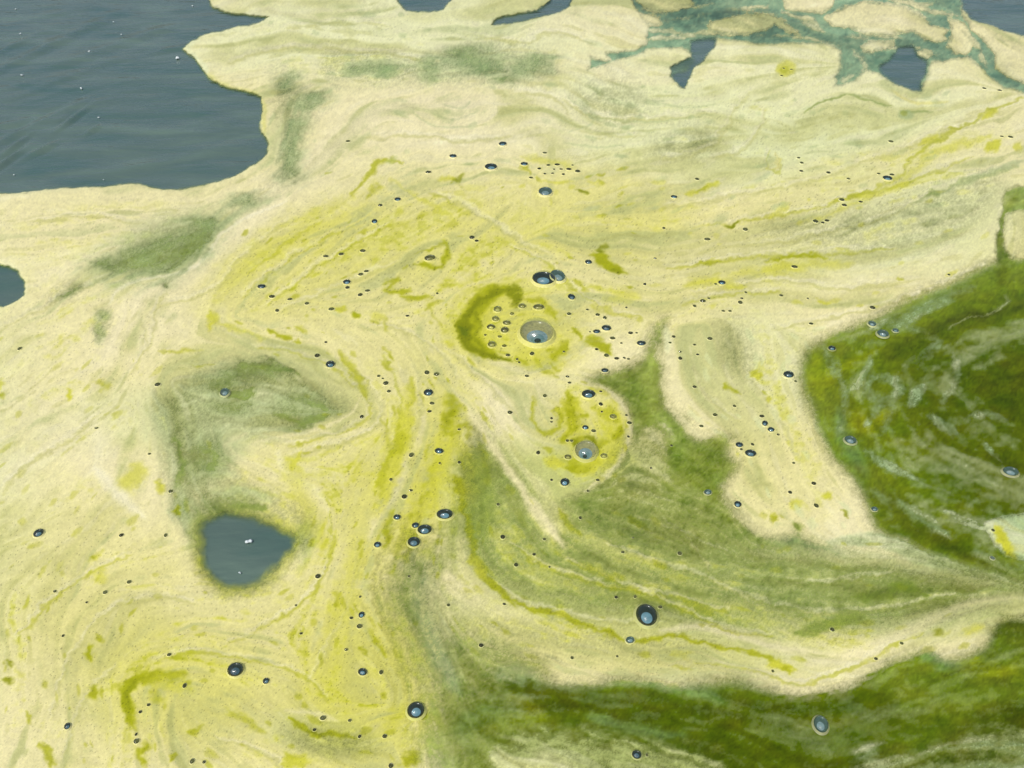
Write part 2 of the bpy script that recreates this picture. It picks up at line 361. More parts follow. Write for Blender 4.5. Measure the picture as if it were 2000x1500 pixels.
# veils and wisps drifting over the green on the right and below
VEIL = [(.75, 5, 9, "1850,642 1880,626 1925,616 1955,606 1970,590 1964,578"), (.45, 9, 16, "1800,755 1785,775 1775,800"), (.4, 8, 14, "1690,880 1715,900 1745,915 1790,935"),
 (.3, 10, 20, "1700,640 1760,625 1830,590 1900,560"), (.3, 9, 16, "1660,760 1720,740 1760,760 1720,790 1690,830"), (.3, 8, 14, "1810,815 1850,835 1870,850"), (.28, 8, 16, "1890,815 1930,810 1970,820"),
 (.35, 5, 10, "1920,865 1940,890 1960,912"), (.35, 6, 14, "1840,1000 1880,1018 1920,1035"), (.26, 12, 24, "1700,960 1780,1000 1850,1050"), (.28, 8, 16, "1770,640 1830,660 1800,700"), (.3, 9, 18, "1610,680 1640,740 1650,800 1640,850"),
 (.28, 10, 20, "1700,700 1690,760 1740,800 1720,850"), (.25, 8, 14, "1860,690 1870,740 1840,790"), (.5, 9, 14, "1620,1062 1700,1057 1760,1072 1800,1092 1860,1107 1900,1122 2010,1150"),
 (.22, 12, 24, "1900,1080 1960,1110 2040,1120"), (.07, 12, 26, "1140,1420 1220,1410 1300,1390"), (.07, 12, 24, "1700,1400 1790,1390 1850,1360"), (.07, 10, 24, "1880,1330 1940,1290 1990,1270"), (.07, 14, 30, "1480,1400 1560,1430 1620,1470"), (.07, 14, 30, "1100,1350 1180,1370 1280,1350"),
 (.07, 12, 24, "1640,1360 1700,1400 1760,1370")]
for c, hw, soft, s in VEIL:
    line('fa', c, .95, hw, soft, s, 1.1); line('f', 'Q', .55, hw+8, soft, s, .5)
wz_ = np.zeros((NV, NU), np.float32)
for p_ in (THIN[3][3], THIN[5][3]):
    q_ = curve(P(p_), True, 16); wn = window(q_, 5); wz_[wn] = np.maximum(wz_[wn], np.where(inside(X[wn], Y[wn], q_), smooth(seg_dist(X[wn], Y[wn], q_, True)/26), 0))
ws = wz_*blur(smooth((norm01(.5*S_BIG+.2*S_MID+.3*CLUMP+.4*S_WIDE)-.50)/.40), 2)
fa = np.maximum(fa, ws*np.where(Y > 1190, .035, .12)); film += (COLS['Q']-film)*(wz_*.8)[..., None]
poly('fa', .75, .9, 30, "1000,1452 1080,1438 1180,1446 1280,1456 1340,1472 1390,1500 1420,1600 1300,1750 1050,1720 960,1560", .9)
poly('fa', .5, .9, 26, "1680,1480 1720,1470 1790,1482 1860,1450 1930,1425 2040,1430 2200,1450 2150,1650 1800,1700 1700,1600", 1)
poly('f', 'V', .8, 40, "960,1430 1420,1470 1420,1700 960,1700"); poly('f', 'S', .6, 40, "1660,1440 2200,1400 2200,1700 1660,1700")
poly('f', 'V', .75, 50, "900,900 1250,880 1500,1060 2000,1130 1900,1220 1400,1240 1000,1180 900,1080"); poly('f', 'S', .35, 50, "1400,1080 2000,1130 1900,1220 1500,1220")
poly('fa', .55, .6, 50, "900,1150 1000,1200 1150,1235 1300,1240 1400,1260 1300,1290 1100,1270 960,1240", 1.2)
poly('f', 'S', .6, 30, "320,424 440,420 400,500 300,545 180,535"); poly('f', 'S', .55, 30, "300,780 480,700 690,798 500,860 380,960 320,900")

# -- loose olive streaks that follow the drift, denser in the yellow parts of the mat
wo = np.zeros((NV, NU), np.float32)
for (q, x, y, rx, ry, an) in [(.75, 600, 520, 240, 130, -20), (.85, 850, 520, 270, 190, 0), (.7, 1250, 520, 370, 150, 0), (.55, 1650, 390, 380, 120, -15), (1, 1000, 650, 150, 110, 0), (1, 850, 900, 120, 240, 15), (.9, 700, 1000, 130, 280, 10),
        (.9, 300, 1300, 380, 230, 0), (.75, 120, 1150, 220, 220, 0), (.95, 650, 1350, 240, 230, 0), (1, 1150, 850, 110, 120, 0), (.55, 1200, 1130, 560, 150, 10), (.8, 1200, 1270, 340, 80, 5), (.55, 1500, 850, 160, 260, 15), (.5, 560, 950, 160, 110, 0), (.4, 200, 700, 280, 220, 0), (.3, 1500, 250, 420, 100, 0), (.7, 1750, 1220, 260, 60, -10), (.35, 200, 470, 250, 100, 0), (.3, 760, 100, 350, 90, 0)]:
    ca, sa = math.cos(math.radians(an)), math.sin(math.radians(an)); dx, dy = X-x, Y-y
    np.maximum(wo, q*smooth(1.25-np.sqrt(((dx*ca+dy*sa)/rx)**2+((-dx*sa+dy*ca)/ry)**2)), out=wo)
wo = np.maximum(wo, .4*smooth(np.maximum(np.maximum(-X, X-2000), np.maximum(-Y, Y-1500))/150))
sk = smooth((BANDS-.56)/.30)*wo
film += (COLS['N']-film)*(sk*.66)[..., None]
sk = smooth((BANDS-.72)/.20)*smooth((CLUMP-.40)/.25)*wo
film += (COLS['O']-film)*(sk*.68)[..., None]
sk = smooth((.40-BANDS)/.28)*(.35+.65*(1-wo))
film += (COLS['L']-film)*(sk*.42)[..., None]
# broad marbling of the whole mat: warm thick bands, cool thin ones
mb = S_WIDE*.6+S_BIG*.4
film += (COLS['B']-film)*(smooth((mb-.54)/.22)*.42*(1-.6*wo))[..., None]
film += (COLS['M']-film)*(smooth((.48-mb)/.24)*.42)[..., None]
film += (COLS['S']-film)*(smooth((.36-.6*S_BIG-.4*S_MID+.0)/.16)*.24)[..., None]
film += (COLS['W']-film)*(smooth((S_MID-.68)/.18)*.24*(1-.4*wo))[..., None]
film += (COLS['M']-film)*(smooth((.30-S_MID)/.16)*.28)[..., None]
for s in ("520,756 580,762 640,786", "470,806 530,790 590,800", "420,848 480,838 540,846", "350,800 400,780 460,778", "400,740 450,728 520,730", "360,880 400,850 430,846", "380,940 420,920 470,940", "420,970 480,960 540,984",
          "250,500 320,474 400,442", "280,520 340,500 390,480", "230,526 290,512 330,516", "330,446 380,438 420,436", "560,230 575,270 566,320", "590,200 582,250 570,300", "680,128 760,124 840,130", "820,150 900,138 990,142", "880,96 950,108 1020,116"):
    line('fa', .9, .62, 4, 11, s, 1.2, 2.2); line('f', 'L', .5, 6, 14, s, 1.0, 2.0)
for s in ("540,812 590,826 640,816", "430,762 470,776 500,764", "470,716 530,716 580,732", "340,850 356,900 350,950", "400,880 420,896 410,920", "350,505 385,486 402,462", "300,524 330,512", "600,790 640,800", "450,985 520,992"):
    line('fa', .10, .7, 6, 14, s, 1.3, 2.2); line('f', 'G', .4, 6, 14, s, 1.0, 2.0)
# -- pale ridges and ribbons
RID = [('B', .8, 20, 36, "960,196 760,214 650,290 560,368 480,440 420,490 350,552 270,590 235,650 190,720"), ('S', .55, 9, 16, "545,386 490,408 448,430 416,456 392,492 364,514 320,530 256,542"), ('W', .8, 4, 7, "560,396 505,418 462,440 430,464 406,500 378,524 335,540 268,552 228,572 214,600"),
 ('C', .8, 4, 8, "226,676 244,650 254,618 250,598"), ('W', .75, 11, 20, "188,918 232,968 284,1014"), ('W', .3, 12, 30, "150,760 190,850 200,920"), ('C', .95, 8, 14, "884,764 920,810 960,872 1000,932 1042,990 1082,1042 1104,1072"),
 ('C', .6, 14, 22, "1030,975 1060,1010 1090,1050"), ('C', .85, 4, 8, "500,866 570,852 640,833 690,806 700,782"), ('C', .7, 8, 16, "480,850 446,868 460,895 520,928 580,952 640,1000"), ('W', .45, 7, 14, "545,880 552,915 600,950 640,985"),
 ('B', .7, 9, 16, "1290,1236 1360,1226 1440,1244 1510,1266 1600,1282"), ('C', .35, 12, 30, "870,1080 890,1150 960,1190 1050,1215"), ('C', .6, 10, 18, "1280,670 1300,720 1300,760 1330,806"), ('K', .6, 8, 14, "1300,640 1302,690"),
 ('B', .6, 5, 9, "1168,752 1206,782 1228,822 1227,862 1208,902 1184,934 1142,962"), ('B', .5, 8, 14, "940,700 1000,722 1060,730"), ('C', .7, 5, 9, "600,838 660,850 720,840"), ('B', .6, 9, 20, "800,880 775,960 740,1010 720,1060"), ('B', .5, 7, 14, "830,800 822,850 800,890"),
 ('C', .7, 8, 14, "1300,790 1360,850 1400,846"), ('B', .5, 14, 26, "1580,1300 1700,1270 1800,1220 1900,1180 2000,1168"), ('C', .6, 10, 18, "1430,1000 1480,1036 1540,1040"), ('W', .3, 16, 40, "60,560 180,500 330,420"), ('B', .5, 6, 12, "560,1390 620,1400 660,1410"),
 ('C', .6, 10, 18, "-40,410 120,394 260,384 400,384 480,362"), ('K', .8, 5, 9, "398,70 368,92 374,106 396,126 404,148"), ('N', .35, 6, 10, "404,148 432,168 470,180 502,190 515,210 514,244 522,266"), ('K', .7, 4, 7, "420,22 470,32 524,40"), ('C', .8, 5, 9, "526,300 500,330 450,354 396,370 340,378 290,372 250,366 200,372 100,378 0,386")]
for c, op, hw, soft, s in RID:
    line('f', c, op, hw, soft, s, .5); line('fa', .98, op*.8, hw, soft, s, .3)
# thin filaments: a pale thread with a darker one beside it
FIL = """M 1005,180 1060,182 1100,205 1108,238
M 1100,190 1130,210 1180,225 1240,229 1330,223 1400,215
M 1130,255 1200,262 1260,258
M 1290,312 1370,290 1420,240 1440,200 1470,168
M 1390,300 1440,290 1480,250 1490,210
O 1500,288 1498,325 1522,332 1518,302
M 1300,400 1500,370 1640,330 1750,290 1850,250 1990,200
O 1350,440 1500,420 1650,385 1800,340 1900,300
M 1450,480 1600,455 1720,420 1850,360 1980,320
O 1300,520 1450,500 1600,490 1750,480
M 1350,570 1500,545 1650,560 1800,540
M 1500,640 1700,600 1850,550 1930,510
O 1330,590 1420,570 1520,568
M 1420,650 1450,720 1510,800 1560,900
M 1350,700 1380,770 1440,820
O 700,430 620,470 540,520 470,580
O 760,440 680,480 600,530 520,590
M 800,500 700,540 600,580 540,610
O 640,420 560,470 480,530
M 880,380 960,430 1020,470 1080,500
M 840,370 920,410 1000,460
O 1000,480 1060,510 1120,560 1180,600 1250,622
M 870,680 920,720 980,780 1020,830
M 700,640 780,640 850,680 900,740
O 560,866 640,848 704,818 720,790 694,750 640,708 560,682 480,668
M 560,886 660,866 726,834 742,795 710,742 650,698
O 740,680 770,740 780,810 760,880 730,950
M 800,700 820,760 815,830 790,900
M 270,620 286,650 276,690 240,740
M 0,640 80,600 160,560 212,535
M 560,430 470,500 420,560 300,600
M 330,560 300,600 296,660 270,700
O 30,1250 90,1180 180,1110 260,1080
M 100,1400 130,1300 200,1200 300,1162 380,1172
O 640,1000 644,1080 604,1160 520,1220 430,1260
M 700,1050 690,1150 640,1260 600,1330
O 300,1290 380,1270 480,1285 580,1310 640,1360
M 420,1440 500,1460 560,1500
M 120,1500 150,1400 180,1340 230,1300
M 0,960 60,900 140,850 200,800
O 1000,1060 1080,1110 1180,1140 1300,1160 1420,1190
M 1290,1005 1330,1040 1362,1080 1384,1112
M 1180,1060 1260,1090 1360,1120 1480,1180
O 1100,1090 1250,1150 1400,1220 1500,1240
M 940,1130 1040,1180 1180,1210 1300,1215
M 1430,1150 1560,1190 1700,1190 1860,1160
O 1350,1290 1450,1300 1560,1330 1680,1290 1800,1230
M 1560,1140 1650,1130 1760,1110
M 1240,1010 1330,1040 1430,1080
M 440,120 560,90 700,96 820,110
M 560,50 680,40 760,50
M 900,60 1000,80 1080,62 1160,80
M 60,430 180,420 300,440
M 700,270 800,262 900,270 1000,262"""
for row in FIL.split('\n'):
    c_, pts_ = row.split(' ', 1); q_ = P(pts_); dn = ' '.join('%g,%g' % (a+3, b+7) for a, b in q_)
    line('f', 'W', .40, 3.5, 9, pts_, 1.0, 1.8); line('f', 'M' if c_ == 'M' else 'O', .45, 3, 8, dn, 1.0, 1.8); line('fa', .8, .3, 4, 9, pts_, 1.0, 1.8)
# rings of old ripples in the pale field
for s in ("838,222 886,236 934,218", "862,205 895,214 918,200", "800,212 840,246 920,250", "1110,190 1160,240 1105,262", "1175,232 1260,240 1340,232 1400,224", "1290,205 1340,212 1400,206", "1100,280 1170,290 1220,284"):
    line('f', 'S', .38, 2, 5, s, .6)
for s in ("1568,222 1590,206 1620,196 1655,186", "1655,186 1700,198 1740,212", "1758,220 1790,222 1820,221"): line('f', 'S', .9, 2.2, 4.5, s, .2); line('f', 'D', .35, 1.5, 4, s, .2)
blob('f', 'S', .8, 1770, 226, 16, 9); blob('f', 'D', .4, 1766, 224, 8, 5)
line('f', 'Y', .8, 3, 6, "1740,178 1766,196 1800,204 1850,200", .3); blob('f', 'N', .7, 1535, 136, 20, 14); blob('f', 'O', .5, 1534, 136, 9, 6)
for x, y, rx, ry in ((838, 136, 11, 12), (905, 108, 26, 9), (935, 125, 24, 10), (955, 136, 12, 6), (738, 137, 12, 6), (760, 140, 12, 6), (1040, 128, 24, 10), (700, 136, 14, 6), (985, 157, 12, 4), (560, 165, 16, 10), (610, 184, 18, 5), (600, 205, 24, 8), (572, 250, 18, 14), (565, 300, 16, 20), (570, 340, 18, 12), (480, 395, 22, 8)):
    blob('fa', .22, .62, x, y, rx*1.25, ry*1.35, -10, 1.7, 1.3, 2.2); blob('f', 'S', .55, x, y, rx*1.9, ry*1.9, -10, 1.6, 1)
for x, y, rx, ry, an in ((372, 486, 52, 17, -42), (352, 500, 44, 18, -35), (392, 462, 26, 18, -30), (300, 500, 60, 26, -20), (250, 518, 50, 16, -10), (400, 434, 26, 7, 0), (290, 515, 20, 10, -20), (205, 516, 16, 8, 0), (330, 480, 20, 10, 0), (200, 618, 8, 6, 0), (195, 655, 5, 9, 0), (598, 828, 34, 7, -22), (585, 790, 30, 14, -10), (440, 750, 28, 14, 0), (455, 795, 26, 10, 0), (480, 728, 30, 12, 0), (520, 715, 24, 10, 0), (410, 890, 24, 26, 0), (350, 990, 14, 20, 0), (440, 985, 40, 14, -10), (390, 1030, 14, 24, 10), (600, 1050, 10, 24, 15), (330, 560, 10, 6, 0), (140, 575, 22, 4, -30)):
    blob('fa', .30, .66, x, y, rx*1.15, ry*1.25, an, 1.7, 1.4, 2.2); blob('f', 'S', .45, x, y, rx*1.8, ry*1.8, an, 1.5, 1)
for x, y, rx, ry, an in ((362, 492, 40, 18, -40), (450, 760, 60, 40, 0), (590, 822, 50, 14, -22), (470, 985, 70, 16, -8), (595, 1050, 14, 34, 15), (410, 890, 30, 30, 0)): blob('b', 'G', .6, x, y, rx, ry, an, 1.5, .8, 2)

# -- yellow-green pigment: strings and knots of fresh algae in the scum
PIG = [('N', .75, 20, 40, "885,800 880,860 850,930 820,1000 790,1070"), ('N', .6, 12, 26, "790,800 785,870 760,940 745,1010"), ('G', .5, 22, 46, "905,880 930,950 935,1040"), ('G', .35, 16, 40, "900,1000 880,1060 860,1120"), ('N', .6, 20, 36, "945,600 940,640 960,690"), ('N', .55, 16, 30, "1010,690 1060,705 1105,690"), ('N', .6, 20, 34, "1110,800 1130,860 1120,910"), ('N', .6, 18, 30, "1185,800 1205,850 1185,900"), ('O', .6, 6, 12, "1180,800 1190,815 1205,822"), ('O', .7, 8, 14, "1108,905 1135,918 1170,910"), ('O', .5, 5, 12, "930,860 945,900 950,950"), ('O', .55, 5, 12, "850,900 842,930 830,950"), ('O', .6, 6, 12, "818,1040 800,1075 790,1100"), ('O', .9, 17, 15, "985,568 945,584 922,615 916,650 932,680 970,700"), ('D', .95, 6, 9, "1002,566 965,574 930,594 908,624 904,655 918,684 950,698 1000,708"), ('D', .95, 11, 10, "912,630 908,650 914,668"), ('E', .7, 6, 8, "908,640 908,656"), ('D', .6, 4, 7, "930,610 936,640 930,668 950,690"), ('D', .8, 7, 8, "994,566 1004,580 1008,600 1020,604"), ('D', .8, 8, 10, "1004,560 1010,580 1012,602"), ('O', .7, 5, 8, "1024,592 1056,592 1080,612 1086,632"),
 ('O', .75, 8, 12, "1078,700 1095,688 1112,674"), ('O', .85, 8, 10, "1140,666 1165,668 1186,684 1192,694"), ('O', .8, 4, 7, "1118,642 1132,662"), ('D', .9, 7, 8, "1170,500 1174,486 1196,479"), ('O', .95, 9, 9, "1158,502 1180,514 1200,524 1218,534"), ('D', .6, 5, 7, "1196,530 1218,532"),
 ('O', .9, 5, 8, "802,523 830,519 850,526 868,516 873,492 868,474 848,482 838,492"), ('O', .8, 3, 6, "808,504 822,495 840,493"), ('O', .8, 6, 9, "742,556 776,550 756,566 782,574 802,570"), ('O', .8, 5, 7, "780,584 812,584 842,578"), ('N', .9, 8, 9, "660,604 672,604"), ('O', .9, 6, 7, "696,614 699,626"),
 ('O', .7, 4, 8, "692,386 715,352 736,322 756,316 782,322"), ('O', .6, 4, 8, "722,394 734,374 748,364"), ('D', .8, 6, 8, "884,356 898,358 906,346"), ('N', .7, 4, 8, "856,352 890,352"), ('N', .3, 18, 44, "752,362 700,410 620,452 530,484 452,544"), ('N', .28, 12, 30, "660,400 560,470 480,530 430,590"),
 ('O', .8, 4, 6, "524,642 545,656 568,668"), ('O', .6, 4, 7, "578,640 602,656"), ('O', .7, 4, 5, "574,672 586,673"), ('N', .8, 8, 12, "412,612 416,630 412,644"), ('N', .6, 5, 10, "430,636 480,652 520,664"), ('O', .6, 6, 10, "664,692 690,730 708,758 722,786"), ('O', .5, 3, 6, "745,680 766,704"), ('O', .5, 4, 7, "746,708 772,726"), ('O', .5, 4, 7, "800,742 806,772 800,802"),
 ('O', .85, 13, 18, "874,772 884,800 874,830 866,852"), ('D', .4, 6, 10, "884,800 874,830"), ('O', .85, 7, 11, "790,846 778,872 766,898"), ('O', .7, 5, 8, "896,832 910,827 922,842"), ('O', .6, 6, 9, "876,852 898,846"), ('O', .8, 10, 16, "886,930 896,950 898,972"), ('O', .7, 5, 8, "838,956 826,978 820,992"), ('O', .7, 5, 8, "810,1000 800,1016"),
 ('O', .9, 9, 14, "768,998 758,1028 754,1066"), ('O', .5, 4, 8, "845,868 832,884 828,900"), ('N', .6, 14, 30, "850,860 850,950 810,1020 770,1090"), ('N', .5, 12, 24, "900,860 920,930 900,1000"), ('N', .5, 14, 30, "800,760 790,850 750,940 740,1000"), ('O', .4, 4, 8, "742,820 760,870 750,930 730,990"),
 ('O', .75, 4, 7, "1043,780 1040,812 1050,838 1072,848 1092,834 1099,812 1090,798 1082,802"), ('D', .5, 5, 8, "1116,790 1119,830"), ('O', .9, 9, 12, "1112,772 1116,800 1119,830 1108,852 1096,866"), ('O', .8, 7, 8, "1136,815 1146,814"), ('O', .8, 6, 9, "1212,832 1212,848 1204,862"), ('O', .6, 7, 10, "1190,866 1165,868 1150,880"), ('O', .7, 5, 8, "1108,916 1132,917"), ('N', .8, 10, 14, "1072,904 1096,910"), ('N', .6, 10, 14, "1150,905 1180,908 1198,896"),
 ('D', .9, 7, 8, "1122,878 1132,862 1152,858 1166,874 1166,886"), ('O', .6, 5, 8, "1060,880 1078,884"), ('D', .9, 6, 9, "1226,1010 1246,1026 1272,1036"), ('O', .6, 4, 9, "1094,994 1110,1028 1132,1046"), ('O', .8, 3.5, 5, "1414,750 1428,762 1444,774"), ('N', .9, 7, 9, "1475,726 1477,740"), ('O', .6, 3, 5, "1488,765 1500,772"),
 ('O', .85, 4.5, 7, "1498,512 1540,503 1582,500 1612,503"), ('N', .5, 8, 18, "1490,530 1560,522 1660,516"), ('D', .9, 3, 5, "1410,446 1426,440 1444,434"), ('N', .8, 4, 8, "1342,382 1380,368 1408,355"), ('O', .7, 2.5, 5, "1360,376 1386,366"), ('D', .8, 3, 5, "1130,374 1152,379"), ('O', .6, 3, 5, "1170,360 1182,362"), ('N', .7, 7, 16, "1340,560 1390,552 1450,562"), ('O', .6, 3, 8, "1360,520 1410,514"), ('N', .5, 7, 18, "1420,540 1500,530 1560,520"),
 ('N', .9, 5, 9, "1918,236 1936,226 1952,214"), ('O', .6, 2.5, 4, "1850,256 1882,250"), ('N', .8, 5, 9, "1798,282 1830,268"), ('N', .9, 6, 9, "1924,296 1940,288 1952,280"), ('N', .7, 6, 9, "1982,296 1994,280"), ('O', .55, 2.5, 6, "1640,398 1700,375 1752,345 1790,305 1850,265 1940,216 2000,190"), ('N', .5, 6, 14, "1560,440 1640,410 1740,365 1830,300 1930,270"), ('G', .7, 5, 9, "1806,386 1832,378"), ('S', .6, 4, 9, "1780,400 1850,370 1960,330 2020,310"), ('Y', .8, 3, 6, "1500,330 1520,330 1517,300"),
 ('N', .8, 5, 8, "1600,590 1620,595"), ('O', .6, 3, 5, "1752,545 1765,545"), ('N', .5, 5, 10, "1500,430 1540,400"), ('O', .95, 8, 11, "270,1430 258,1402 248,1372 250,1346 266,1326 290,1320"), ('O', .85, 12, 18, "266,1330 290,1328 320,1322 364,1322"), ('D', .5, 5, 8, "255,1390 250,1356 268,1330"), ('O', .6, 9, 14, "290,1350 310,1360 300,1380"), ('N', .7, 14, 22, "300,1340 340,1340 380,1345"),
 ('O', .9, 6, 9, "172,1262 178,1278 182,1294"), ('O', .7, 5, 8, "194,1244 204,1254"), ('O', .8, 11, 15, "176,1350 194,1362"), ('D', .7, 6, 9, "20,1292 20,1304"), ('D', .8, 7, 10, "16,1326 20,1338"), ('O', .7, 4, 8, "52,1396 58,1414"), ('O', .7, 6, 10, "80,1456 96,1470 104,1498"), ('O', .75, 6, 9, "286,1456 278,1480 276,1500"), ('O', .8, 7, 9, "336,1486 346,1470"), ('O', .5, 7, 14, "440,1388 480,1408 512,1432"), ('O', .7, 4, 9, "392,1420 370,1440"),
 ('O', .85, 5, 7, "566,1404 590,1424 622,1436 660,1437 694,1446"), ('D', .4, 3, 6, "600,1430 650,1438"), ('N', .9, 10, 14, "556,1484 600,1490"), ('O', .8, 12, 18, "786,1492 818,1478"), ('O', .7, 4, 7, "728,1244 744,1266 752,1286"), ('O', .7, 4, 7, "706,1264 718,1282"), ('O', .6, 5, 8, "662,1160 655,1188"), ('N', .6, 14, 24, "790,1380 760,1420"), ('O', .7, 5, 9, "822,1394 834,1408"), ('O', .6, 4, 8, "750,1365 756,1358"), ('N', .9, 5, 8, "131,764 138,782"), ('O', .7, 6, 9, "-20,772 16,772"), ('N', .7, 8, 12, "-10,745 10,752"),
 ('N', .65, 16, 26, "244,950 262,934 280,918"), ('N', .8, 8, 14, "316,942 314,962"), ('O', .9, 6, 9, "342,992 348,1006"), ('N', .7, 4, 8, "588,884 575,900 570,920"), ('N', .8, 7, 11, "184,1084 186,1096"), ('D', .6, 4, 7, "184,1088 185,1090"), ('N', .5, 8, 16, "190,1110 205,1140"), ('O', .45, 3, 7, "312,690 350,690 400,686"), ('O', .45, 3, 6, "375,716 415,716"), ('O', .5, 8, 14, "190,750 215,760"),
 ('O', .75, 4.5, 8, "894,975 912,1010 918,1050 930,1092 936,1118 956,1142 980,1163 1012,1190"), ('N', .8, 9, 14, "928,1090 934,1118 945,1132"), ('O', .75, 4, 7, "1000,1172 1040,1192 1090,1200 1116,1216 1160,1228 1192,1240 1222,1250 1262,1255 1300,1248 1330,1243 1372,1258 1432,1270 1502,1290 1552,1314"), ('N', .7, 6, 10, "1080,1200 1100,1204"), ('O', .6, 7, 11, "1180,1238 1200,1246"), ('N', .95, 6, 9, "1500,1300 1526,1304 1550,1318"), ('O', .7, 4, 7, "1530,1308 1548,1318"), ('N', .5, 9, 16, "1310,1280 1350,1280"), ('O', .5, 2.5, 6, "1310,1306 1350,1308"),
 ('G', .9, 9, 14, "1668,1165 1720,1163 1758,1150 1808,1164"), ('G', .6, 9, 16, "1558,1240 1620,1222 1690,1205"), ('D', .6, 6, 10, "1832,1230 1836,1240"), ('N', .6, 8, 14, "1880,1240 1920,1225"), ('O', .95, 6, 8, "1947,1038 1960,1060 1974,1088"), ('N', .8, 9, 13, "1945,1034 1960,1060 1978,1092"), ('N', .9, 7, 10, "1614,965 1616,976"), ('N', .7, 8, 12, "1548,984 1562,988"), ('O', .8, 6, 9, "1510,1012 1520,1016"), ('D', .7, 3, 6, "1646,1002 1648,1010"), ('G', .8, 8, 12, "1550,1036 1560,1024"), ('N', .8, 5, 8, "1500,780 1508,786"),
 ('O', .5, 3, 7, "1040,700 1075,730 1092,740"), ('O', .6, 4, 7, "1072,708 1090,728"), ('O', .5, 3, 6, "1056,722 1070,732"), ('O', .6, 4, 8, "1010,700 1030,712"), ('O', .5, 3, 7, "860,640 840,600 880,590"), ('N', .5, 7, 12, "730,615 750,625"), ('O', .5, 4, 7, "836,632 842,636"), ('N', .6, 6, 9, "874,672 886,674"), ('O', .45, 3, 6, "750,620 760,650"), ('O', .5, 3, 8, "1120,545 1136,560 1150,574"), ('N', .5, 14, 24, "1180,590 1240,580"), ('O', .4, 3, 7, "1150,600 1190,614"),
 ('N', .5, 3, 8, "760,350 830,400 880,420"), ('O', .4, 2.5, 6, "840,380 880,396"), ('N', .5, 6, 12, "1020,310 1080,316 1120,330"), ('O', .6, 3, 6, "1022,322 1036,345"), ('N', .7, 2.5, 6, "1058,358 1120,360"), ('N', .6, 3, 7, "1150,355 1180,366"), ('N', .4, 14, 28, "560,900 600,1000 640,1080"), ('N', .4, 20, 40, "700,1060 690,1150 640,1240"), ('O', .4, 4, 10, "1130,1100 1180,1120 1220,1130"), ('O', .5, 5, 10, "1280,1100 1300,1110"), ('O', .45, 5, 9, "1180,1145 1230,1150"), ('O', .5, 6, 10, "1340,1180 1390,1200"), ('O', .4, 4, 8, "1230,1160 1290,1180 1350,1200")]
for c, op, hw, soft, s in PIG: line('f', c, min(1, op*1.05), hw*1.15, soft*1.35, s, .8, 1.8)
def scatter_specks(n, box, c, op, r0, r1, seed):
    r = random.Random(seed)
    for _ in range(n):
        x, y = r.uniform(box[0], box[2]), r.uniform(box[1], box[3]); a = r.uniform(r0, r1)
        j, i = int((x-U0)/ST), int((y-V0)/ST)
        blob('f', c, op*r.uniform(.5, 1), x, y, a*r.uniform(1, 2.4), a*r.uniform(.5, .9), math.degrees(theta[i, j]), .9, .5)
scatter_specks(90, (430, 330, 1250, 760), 'O', .6, 2.5, 5, 1); scatter_specks(70, (0, 1150, 800, 1500), 'O', .5, 3, 8, 2)
scatter_specks(60, (1000, 350, 1950, 620), 'N', .5, 3, 6, 3); scatter_specks(70, (560, 760, 1000, 1250), 'O', .5, 3, 6, 4)
scatter_specks(50, (0, 640, 420, 1150), 'O', .32, 3, 8, 5); scatter_specks(60, (900, 980, 1900, 1300), 'O', .4, 3, 8, 6)
scatter_specks(50, (1080, 760, 1225, 940), 'N', .6, 3, 7, 7); scatter_specks(60, (450, 20, 1300, 330), 'S', .45, 3, 8, 8)
scatter_specks(60, (1150, 180, 1900, 420), 'S', .4, 3, 9, 9); scatter_specks(40, (1330, 640, 1650, 1040), 'L', .6, 4, 10, 10)

# -- open water: no scum, no bloom
HOLES = [(2.2, .5, "-700,388 0,381 40,379 107,372 160,369 213,365 253,360 285,364 307,371 347,372 400,363 453,347 500,322 514,312 523,300 525,284 519,266 507,248 512,227 511,190 500,186 469,177 432,167 408,152 395,133 384,115 360,97 373,83 400,71 453,57 500,48 514,43 526,33 500,31 469,28 437,23 416,12 411,0 400,-90 380,-400 -700,-400"),
 (2.2, .5, "-80,512 0,518 18,521 36,530 47,547 50,563 46,579 33,591 14,599 -80,606"), (2.5, .5, "776,-40 778,8 790,20 815,26 842,26 868,20 880,4 892,-40"),
 (2.5, .5, "960,51 968,38 1000,29 1048,19 1076,4 1082,-30 1130,-30 1118,0 1112,13 1088,27 1048,36 1016,45 1000,48 978,51"), (3, .5, "1346,82 1372,77 1402,76 1395,97 1374,120 1356,136 1347,160 1339,176 1325,171 1309,152 1307,132 1325,124 1350,112"),
 (3, .5, "1752,92 1783,88 1794,112 1808,118 1811,143 1800,156 1797,178 1776,176 1748,165 1720,142 1717,131 1738,114"), (3, .5, "1884,-300 1880,16 1895,40 1937,52 1975,66 2010,77 2150,120 2500,160 2700,-100 2700,-300"),
 (15, .9, "391,1024 420,1008 455,1000 500,1012 552,1034 579,1046 580,1060 562,1088 528,1124 500,1144 470,1153 436,1150 414,1135 397,1106 389,1062")]
for soft, wob, s in HOLES:
    wob *= 1.5
    if soft < 4: poly('f', 'K', .55, 9, s, .2, wob); 
    if soft > 4:
        poly('f', 'O', .55, 30, s, .5, 1.0); poly('fa', .35, .8, 30, s, .5, 1.0); poly('b', 'G', .8, 50, s, .3)
    poly('fa', 0, 1, soft, s, .1, wob); poly('ba', 0, 1, soft+2, s, .1, wob)
poly('ba', .35, .9, 5, "1307,131 1325,124 1352,110 1360,118 1340,140 1312,146"); line('b', 'T', .9, 14, 16, "1310,140 1350,115")

